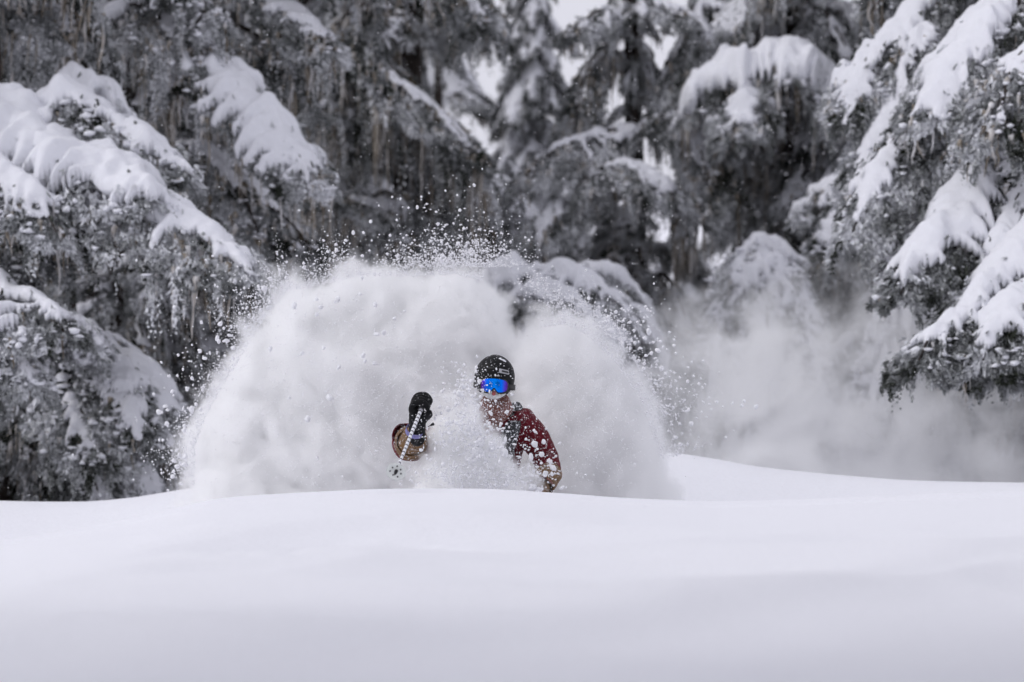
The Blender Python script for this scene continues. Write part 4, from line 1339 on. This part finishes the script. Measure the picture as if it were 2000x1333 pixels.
# back of the glove down to the wrist
gb = skin('glove_body', [circ(0.75 * sgn, 0.052, -0.05), circ(0.25 * sgn, 0.080, -0.05), wr + Vector((0.010, 0.0, -0.010)), wr + Vector((0.006, 0.04, -0.045))], [(0, 1), (1, 2), (2, 3)], [.045, .056, .054, .050], M_GLOVE, glove, 2, ORG)
crumple(gb, 0.01, 20, 6)


def sleeve(name, a, b, r0, r1, mat, parent, seg=10, folds=0.006, seed=0, thick=0.006):
    a = a - ORG; b = b - ORG
    n = 28
    d = (b - a).normalized()
    u = d.cross(Vector((0, 1, 0.2))).normalized(); v = d.cross(u)
    bm = bmesh.new()
    rows = []
    for i in range(seg + 1):
        t_ = i / seg
        r = r0 + (r1 - r0) * t_ ** 0.7
        row = []
        for j in range(n):
            th = 2 * math.pi * j / n
            q = a + (b - a) * t_ + (u * math.cos(th) + v * math.sin(th)) * r
            f_ = (vn(np.array([[th * 1.3 + seed, t_ * 5, seed]]), seed)[0] - .5) * folds * 2 + folds * 0.6 * math.sin(t_ * 19 + th)
            row.append(bm.verts.new(q + (u * math.cos(th) + v * math.sin(th)) * f_))
        rows.append(row)
    for p, q in zip(rows, rows[1:]):
        for j in range(n): bm.faces.new((p[j], p[(j + 1) % n], q[(j + 1) % n], q[j]))
    bmesh.ops.recalc_face_normals(bm, faces=bm.faces)
    bmesh.ops.solidify(bm, geom=list(bm.faces), thickness=thick)
    return bm_obj(name, bm, mat, parent)


sleeve('cuff', wr + Vector((0.004, 0.02, -0.004)), P(803, 866, 17.60), 0.052, 0.098, M_BROWN, person, folds=0.010, seed=2)
sleeve('cuff_hem', P(805, 862, 17.54), P(802, 868, 17.64), 0.094, 0.100, M_BROWN, person, seg=4, folds=0.008, seed=5)
sleeve('sleeve', P(798, 851, 17.60), P(798, 874, 17.85), 0.094, 0.090, M_RED, person, folds=0.012, seed=3)
# lilac strap across the wrist
band = sleeve('wrist_strap', P(811, 838, 17.365), P(809, 845, 17.385), 0.056, 0.057, M_PURPLE, glove, seg=3, folds=0.002, seed=7, thick=0.004)
tg = skin('cord_toggle', [P(832, 836, 17.36), P(840, 832, 17.34), P(845.5, 829, 17.33), P(848.5, 828, 17.33)], [(0, 1), (1, 2), (2, 3)], [.0035, .0035, .011, .010], M_FRAME, glove, 2, ORG)

# other hand: brown cuff and gloved fist low at the right
sleeve('cuff', P(1073, 925, 17.90), P(1061, 950, 17.66), 0.078, 0.066, M_BROWN, person, folds=0.010, seed=12)
w2, k2 = P(1064, 944, 17.74), P(1056, 966, 17.58)
vts, eds, rds = [], [], []
p0 = addv(w2, 0.05)
p1 = addv(w2.lerp(k2, 0.6), 0.045, p0)
for k in range(4):
    off = Vector((-0.042 + 0.029 * k, 0, 0.004 * (1.5 - abs(k - 1.5))))
    a = addv(k2 + off, 0.018, p1)
    b = addv(k2 + off + Vector((0, -0.035, -0.018)), 0.017, a)
    c = addv(k2 + off + Vector((0, -0.030, -0.052)), 0.016, b)
    addv(k2 + off + Vector((0, 0.0, -0.060)), 0.014, c)
t1 = addv(w2.lerp(k2, 0.5) + Vector((-0.055, -0.01, -0.01)), 0.019, p1)
addv(w2.lerp(k2, 0.9) + Vector((-0.070, -0.03, -0.03)), 0.016, t1)
g2 = skin('glove', vts, eds, rds, M_BROWN, person, 2, ORG)

# ski pole (held, so a thing of its own) --------------------------------
L_ = (BASK - AX0).length
pole = empty('ski_pole', AX0)
pole.rotation_euler = ax.to_track_quat('Z', 'Y').to_euler()
tag(pole, 'white ski pole with black tick marks and round milky basket in the raised gloved hand', 'ski pole')
zs = np.linspace(0.0, L_ + 0.02, 30)
V, F = tube_np(np.stack([zs * 0, zs * 0, zs], 1), np.linspace(0.0115, 0.0085, 30), 16)
mesh_np('shaft', V, F, M_SHAFT, pole, smooth=True)
zs = np.linspace(-0.16, 0.012, 14)
V, F = tube_np(np.stack([zs * 0, zs * 0, zs], 1), 0.016 + 0.003 * np.cos(np.arange(14) * 1.6), 16)
mesh_np('grip', V, F, plain('grey_rubber_grip', (0.08, 0.08, 0.085), 0.5), pole, smooth=True)
bm = bmesh.new()
prof_ = [(0.0, 0.008), (0.020, 0.012), (0.045, 0.006), (0.058, 0.0), (0.058, -0.003), (0.045, 0.002), (0.020, 0.007), (0.0, 0.003)]
NS = 40
rws = [[bm.verts.new((r_ * math.cos(2 * math.pi * j / NS), r_ * math.sin(2 * math.pi * j / NS), L_ - z_)) for j in range(NS)] for r_, z_ in prof_[1:-1]]
for a, b in zip(rws, rws[1:]):
    for j in range(NS): bm.faces.new((a[j], a[(j + 1) % NS], b[(j + 1) % NS], b[j]))
bm.faces.new(rws[0]); bm.faces.new(rws[-1][::-1])
bmesh.ops.recalc_face_normals(bm, faces=bm.faces)
bk = bm_obj('basket', bm, M_BASKET, pole)
for k in range(7):
    a = 2 * math.pi * k / 7 + 0.4
    r_ = 0.031 + 0.005 * (k % 2)
    zs = np.array([L_ - 0.012, L_ + 0.0015 + 0.0])
    V, F = tube_np(np.stack([zs * 0 + math.cos(a) * r_, zs * 0 + math.sin(a) * r_, zs], 1), 0.0042, 10)
    mesh_np('hole', V, F, M_FRAME, bk)
zs = np.linspace(L_ - 0.01, L_ + 0.045, 6)
V, F = tube_np(np.stack([zs * 0, zs * 0, zs], 1), [0.011, 0.011, 0.010, 0.008, 0.004, 0.002], 14)
mesh_np('ferrule', V, F, M_FRAME, pole)


# ------------------------------------------------------------------ flying snow
def ico(sub):
    bm = bmesh.new(); bmesh.ops.create_icosphere(bm, subdivisions=sub, radius=1.0)
    V = np.array([v.co for v in bm.verts]); F = np.array([[v.index for v in f.verts] for f in bm.faces]); bm.free()
    return V, F


ICO1, ICO2 = ico(1), ico(2)
OCT = (np.array([(1, 0, 0), (-1, 0, 0), (0, 1, 0), (0, -1, 0), (0, 0, 1), (0, 0, -1)], float),
       np.array([(0, 2, 4), (2, 1, 4), (1, 3, 4), (3, 0, 4), (2, 0, 5), (1, 2, 5), (3, 1, 5), (0, 3, 5)]))


def grains(name, C, Rr, label, cat, base=OCT, mat=None, jit=0.35):
    C = np.asarray(C); n = len(C); bv, bf = base; m = len(bv)
    ax_ = RNG.uniform(0.6, 1.4, (n, 1, 3))
    V = bv[None] * ax_ * (1 + RNG.uniform(-jit, jit, (n, m, 1))) * np.asarray(Rr)[:, None, None] + C[:, None]
    F = (bf[None] + (np.arange(n) * m)[:, None, None]).reshape(-1, 3)
    o = mesh_np(name, V.reshape(-1, 3), F, mat or M_CLUMP, smooth=True)
    return tag(o, label, cat, kind='stuff')


def Pn(px, py, d):
    return np.stack([(px - 1000) / K * d, d, CZ - (py - 666.5) / K * d], 1)


def along(pts, n):
    pts = np.array(pts, float)
    s = np.concatenate([[0], np.cumsum(np.linalg.norm(np.diff(pts, axis=0), axis=1))])
    u = RNG.uniform(0, s[-1], n)
    x, y = np.interp(u, s, pts[:, 0]), np.interp(u, s, pts[:, 1])
    i = np.clip(np.searchsorted(s, u) - 1, 0, len(pts) - 2)
    t = (pts[i + 1] - pts[i]); t /= np.linalg.norm(t, axis=1)[:, None]
    return x, y, t[:, 1], -t[:, 0]          # outward normal for a left->top->right path


LEFT = [(350, 950), (352, 860), (385, 780), (440, 690), (495, 600), (545, 540), (620, 528), (700, 508), (800, 510), (890, 505), (950, 520)]
RIGHT = [(1050, 610), (1100, 600), (1160, 625), (1230, 690), (1280, 770), (1310, 850), (1320, 890)]


def rim(pts, n, spread, inside, dlo, dhi, rlo, rhi, pw=3.0):
    x, y, nx, ny = along(pts, n)
    cl_ = vn(np.stack([x / 34, y / 34, x * 0], 1), 77) ** 1.6
    off = RNG.exponential(spread, n) * (0.25 + 2.1 * cl_) - inside
    keep = RNG.uniform(size=n) < 0.25 + 1.3 * cl_
    x, y, nx, ny, off = x[keep], y[keep], nx[keep], ny[keep], off[keep]; n = len(x)
    px, py = x + nx * off, y + ny * off
    d = RNG.uniform(dlo, dhi, n)
    r = rlo + (rhi - rlo) * RNG.uniform(0, 1, n) ** pw
    return Pn(px, py, d), r


c1, r1 = rim(LEFT, 24000, 15, 30, 18.4, 19.6, .0010, .0065, 4)
c2, r2 = rim(LEFT, 700, 26, 5, 18.2, 19.4, .003, .011, 2.5)
grains('snow_grains', np.vstack([c1, c2]), np.concatenate([r1, r2]), 'fine snow grains fizzing off the rim of the big plume', 'snow spray')
c1, r1 = rim(RIGHT, 14000, 20, 32, 18.2, 19.2, .0010, .0065, 4)
c2, r2 = rim(RIGHT[2:], 1100, 32, 2, 18.2, 19.2, .003, .012, 2.5)
n = 1500
u = RNG.uniform(0, 1, n)
c3 = Pn(1020 + 190 * u + RNG.normal(0, 12, n), 545 + 95 * u + RNG.normal(0, 16, n), RNG.uniform(18.3, 19.0, n))
r3 = .0018 + .006 * RNG.uniform(0, 1, n) ** 3
grains('snow_grains', np.vstack([c1, c2, c3]), np.concatenate([r1, r2, r3]), 'fine snow grains streaming off the right lobe of the plume', 'snow spray')
n = 2600
h = RNG.exponential(30, n)
c1 = Pn(905 + RNG.normal(0, 62, n) + h * 0.1, 522 - h, RNG.uniform(18.3, 19.4, n))
r1 = .0018 + .0075 * RNG.uniform(0, 1, n) ** 3.2
grains('snow_grains', c1, r1, 'fountain of snow grains thrown highest above the middle of the plume', 'snow spray')

# powder crumbs in front of the skier
def blob(n, cx, cy, sx, sy, dlo, dhi, rlo, rhi, pw):
    return Pn(RNG.normal(cx, sx, n), RNG.normal(cy, sy, n), RNG.uniform(dlo, dhi, n)), rlo + (rhi - rlo) * RNG.uniform(0, 1, n) ** pw


parts = [blob(1000, 920, 855, 42, 34, 17.12, 17.3, .0018, .013, 3.6),
         blob(300, 1012, 885, 34, 30, 17.4, 17.8, .0012, .009, 4.0),
         blob(240, 1062, 905, 24, 30, 17.45, 17.8, .0012, .010, 4.0),
         blob(300, 985, 804, 36, 14, 17.5, 17.75, .0010, .0045, 3.0),
         blob(650, 912, 775, 24, 34, 17.45, 17.75, .0016, .011, 3.4),
         blob(60, 945, 735, 22, 22, 17.6, 17.68, .0012, .0036, 2.5),
         blob(1500, 935, 932, 70, 16, 17.1, 17.3, .0018, .010, 3.2),
         blob(800, 800, 830, 60, 70, 17.0, 17.6, .0012, .0036, 3.0),
         blob(20, 812, 835, 18, 26, 17.12, 17.16, .0014, .0026, 2.0),
         blob(9000, 620, 760, 130, 120, 18.0, 18.5, .0012, .0050, 4.0), blob(3500, 1160, 790, 75, 95, 17.9, 18.4, .0012, .0045, 4.0)]
grains('powder_crumbs', np.vstack([p[0] for p in parts]), np.concatenate([p[1] for p in parts]), 'crumbs of powder bursting in front of the skier\'s chest and arms', 'snow spray', base=ICO1)

# snow stuck on the helmet
n = 85
th = np.arccos(RNG.uniform(0.0, 1, n)); ph = -np.pi / 2 + RNG.normal(0.1, 0.75, n)
C = np.stack([HR.x * np.sin(th) * np.cos(ph), HR.y * np.sin(th) * np.sin(ph), HR.z * np.cos(th)], 1) @ np.array(ROT).T * 1.012
Rr = .0010 + .0060 * RNG.uniform(0, 1, n) ** 5
C2 = np.array([(0.045, -0.075, 0.112), (0.056, -0.075, 0.106), (0.035, -0.078, 0.117), (0.064, -0.072, 0.100)]) ; R2 = np.array([.012, .011, .009, .008])
C = np.vstack([C, C2]); Rr = np.concatenate([Rr, R2])
bv, bf = ICO1
V = (bv[None] * (1 + RNG.uniform(-.3, .3, (len(C), len(bv), 1))) * np.stack([Rr * 1.2, Rr * 0.7, Rr * 0.8], 1)[:, None] + C[:, None]).reshape(-1, 3)
F = (bf[None] + (np.arange(len(C)) * len(bv))[:, None, None]).reshape(-1, 3)
hs_ = mesh_np('stuck_snow', V, F, M_CLUMP, helmet, smooth=True); hs_['kind'] = 'stuff'

# larger lumps, each one an object; positions read from the photograph
LM = []
for s in range(6):
    V, F = ICO2
    V = V * (1 + (fbm(V * 1.6 + s * 9, 3, s)[:, None] - 0.5) * 1.1) * np.array([1, 0.8, 0.85 + 0.1 * (s % 3)])
    o = mesh_np('snow_lump', V, F, M_CLUMP, smooth=True)
    LM.append(o.data); bpy.data.objects.remove(o)


def lump(px, py, d, r, label, group):
    o = bpy.data.objects.new('snow_lump', random.choice(LM)); COL.objects.link(o)
    o.location = P(px, py, d)
    o.rotation_euler = [random.uniform(0, 6.28) for _ in range(3)]
    rr = r / K * d
    o.scale = (rr * random.uniform(0.85, 1.3), rr, rr * random.uniform(0.7, 1.05))
    tag(o, label, 'snow lump', group)


TRACED_L = [(516, 564, 8), (528, 545, 6), (594, 522, 6), (546, 528, 4), (613, 516, 3), (640, 492, 4), (650, 494, 3), (657, 489, 5), (672, 492, 3), (690, 455, 5), (710, 455, 4),
            (724, 433, 5), (656, 478, 4), (740, 402, 3), (766, 385, 3), (726, 470, 3), (708, 500, 4), (527, 590, 5), (523, 601, 6), (510, 606, 5), (487, 590, 2), (430, 633, 6), (437, 642, 4),
            (424, 661, 6), (427, 667, 5), (442, 666, 6), (436, 667, 3), (456, 680, 6), (463, 637, 3), (390, 686, 6), (375, 674, 3), (348, 694, 4), (315, 708, 3), (340, 600, 5), (393, 630, 4),
            (357, 722, 3), (382, 716, 2), (393, 714, 3), (375, 739, 5), (408, 733, 3), (336, 765, 5), (339, 773, 3), (323, 794, 6), (310, 805, 7), (326, 828, 6), (352, 834, 2), (358, 798, 3),
            (374, 800, 7), (383, 790, 5), (392, 800, 5), (360, 832, 5), (360, 840, 6), (341, 852, 3), (349, 834, 3), (345, 880, 4), (340, 900, 5), (352, 905, 4), (346, 912, 6), (361, 908, 7), (337, 931, 6),
            (354, 945, 5), (328, 958, 4), (350, 890, 5), (362, 892, 6), (440, 720, 3), (420, 735, 3), (455, 700, 4), (480, 640, 4), (495, 620, 4), (468, 612, 4), (452, 640, 3), (505, 560, 4), (560, 512, 4), (580, 500, 3), (632, 470, 3), (675, 470, 4), (400, 700, 5), (330, 735, 4), (300, 770, 4), (318, 860, 4), (365, 760, 5), (410, 690, 4), (448, 655, 5)]
TRACED_T = [(775, 430, 3), (823, 385, 3), (838, 378, 2), (815, 405, 4), (852, 414, 3), (898, 411, 4), (870, 373, 3), (782, 389, 3), (798, 406, 3), (762, 460, 4), (788, 465, 3), (830, 450, 3), (855, 438, 4),
            (870, 440, 3), (886, 437, 3), (906, 447, 4), (843, 465, 3), (862, 470, 4), (874, 476, 3), (895, 475, 4), (910, 480, 3), (922, 470, 3), (930, 460, 3), (945, 475, 3), (952, 492, 3), (820, 480, 3),
            (803, 490, 3), (850, 490, 3), (866, 500, 4), (885, 495, 3), (930, 500, 3), (965, 500, 3), (985, 470, 2), (955, 430, 2), (926, 362, 4), (870, 458, 4), (900, 462, 3), (775, 500, 4), (748, 508, 3)]
TRACED_R = [(1267, 648, 8), (1259, 661, 5), (1290, 667, 4), (1272, 690, 5), (1295, 678, 4), (1303, 683, 3), (1317, 675, 4), (1318, 658, 2), (1317, 664, 3), (1240, 670, 4), (1220, 662, 5), (1216, 672, 5),
            (1285, 685, 6), (1281, 700, 3), (1262, 695, 4), (1257, 720, 5), (1292, 720, 6), (1300, 730, 4), (1310, 725, 3), (1334, 698, 2), (1351, 707, 3), (1344, 718, 3), (1355, 735, 3), (1343, 745, 4),
            (1365, 750, 4), (1372, 757, 3), (1320, 745, 4), (1310, 755, 4), (1330, 760, 3), (1345, 800, 4), (1350, 828, 6), (1372, 785, 3), (1385, 777, 3), (1400, 785, 3), (1412, 795, 3), (1431, 788, 4),
            (1453, 784, 4), (1449, 792, 5), (1477, 795, 6), (1385, 790, 3), (1390, 800, 3), (1370, 805, 3), (1380, 815, 3), (1195, 645, 5), (1188, 620, 5), (1178, 598, 3), (1150, 583, 5), (1170, 600, 4),
            (1183, 607, 4), (1203, 610, 5), (1227, 605, 2), (1145, 528, 3), (1205, 560, 2), (1212, 571, 2), (1191, 580, 2), (1262, 598, 2), (1273, 616, 2), (1308, 604, 2), (1257, 628, 3), (1320, 690, 3)]
for px, py, r in TRACED_L: lump(px, py, random.uniform(18.0, 18.8), r * 0.86, 'white lump of snow flung off the left edge of the big plume', 'snow lumps off the left edge of the plume')
for px, py, r in TRACED_T: lump(px, py, random.uniform(18.2, 19.0), r * 0.86, 'small lump of snow tossed high above the top of the plume', 'snow lumps above the plume')
for px, py, r in TRACED_R: lump(px, py, random.uniform(18.0, 18.8), r * 0.86, 'lump of snow flung off the right lobe of the plume', 'snow lumps off the right lobe')
for px, py, r in [(575, 597, 7), (618, 585, 5), (626, 600, 6), (660, 585, 7), (654, 590, 4), (619, 615, 5), (733, 595, 6), (770, 623, 5), (736, 653, 6), (750, 650, 6), (528, 682, 7), (632, 680, 5),
                  (709, 695, 6), (732, 710, 6), (644, 777, 8), (601, 819, 9), (662, 718, 5), (790, 608, 3), (707, 543, 4), (704, 575, 4), (713, 706, 5), (590, 690, 5), (565, 778, 4), (620, 895, 4), (680, 820, 3)]:
    lump(px, py, 18.42, r * 0.9, 'lump of snow embedded in the milky face of the big plume', 'snow lumps in the face of the plume')
for px, py, r in [(1043, 841, 4), (1044, 868, 8), (1058, 888, 6), (1075, 902, 6), (1080, 914, 7), (1065, 926, 7), (1078, 926, 5), (1037, 893, 8), (985, 885, 10), (963, 872, 11), (938, 864, 12), (932, 882, 13),
                  (915, 838, 8), (1062, 863, 6), (1040, 952, 11), (1052, 958, 9), (898, 770, 8), (905, 755, 7), (890, 790, 6), (875, 800, 6), (858, 795, 5), (990, 805, 5), (1000, 770, 4), (920, 900, 10), (880, 860, 8)]:
    lump(px, py, 17.42, r * 0.9, 'lump of powder flying in front of the red jacket', 'powder lumps in front of the skier')

# snowfall
n = 15000
d = RNG.uniform(9, 30, n)
px = RNG.uniform(-60, 2060, n); py = RNG.uniform(-60, 1000, n)
C = Pn(px, py, d)
keep = C[:, 2] > ground_z(C[:, 0], C[:, 1]) + 0.05
keep &= ~((np.abs(px - 960) < 90) & (py > 680) & (d < 18.2))
grains('falling_snow', C[keep], (.0012 + .0024 * RNG.uniform(0, 1, n) ** 3)[keep], 'tiny snowflakes falling all through the clearing', 'snowfall')
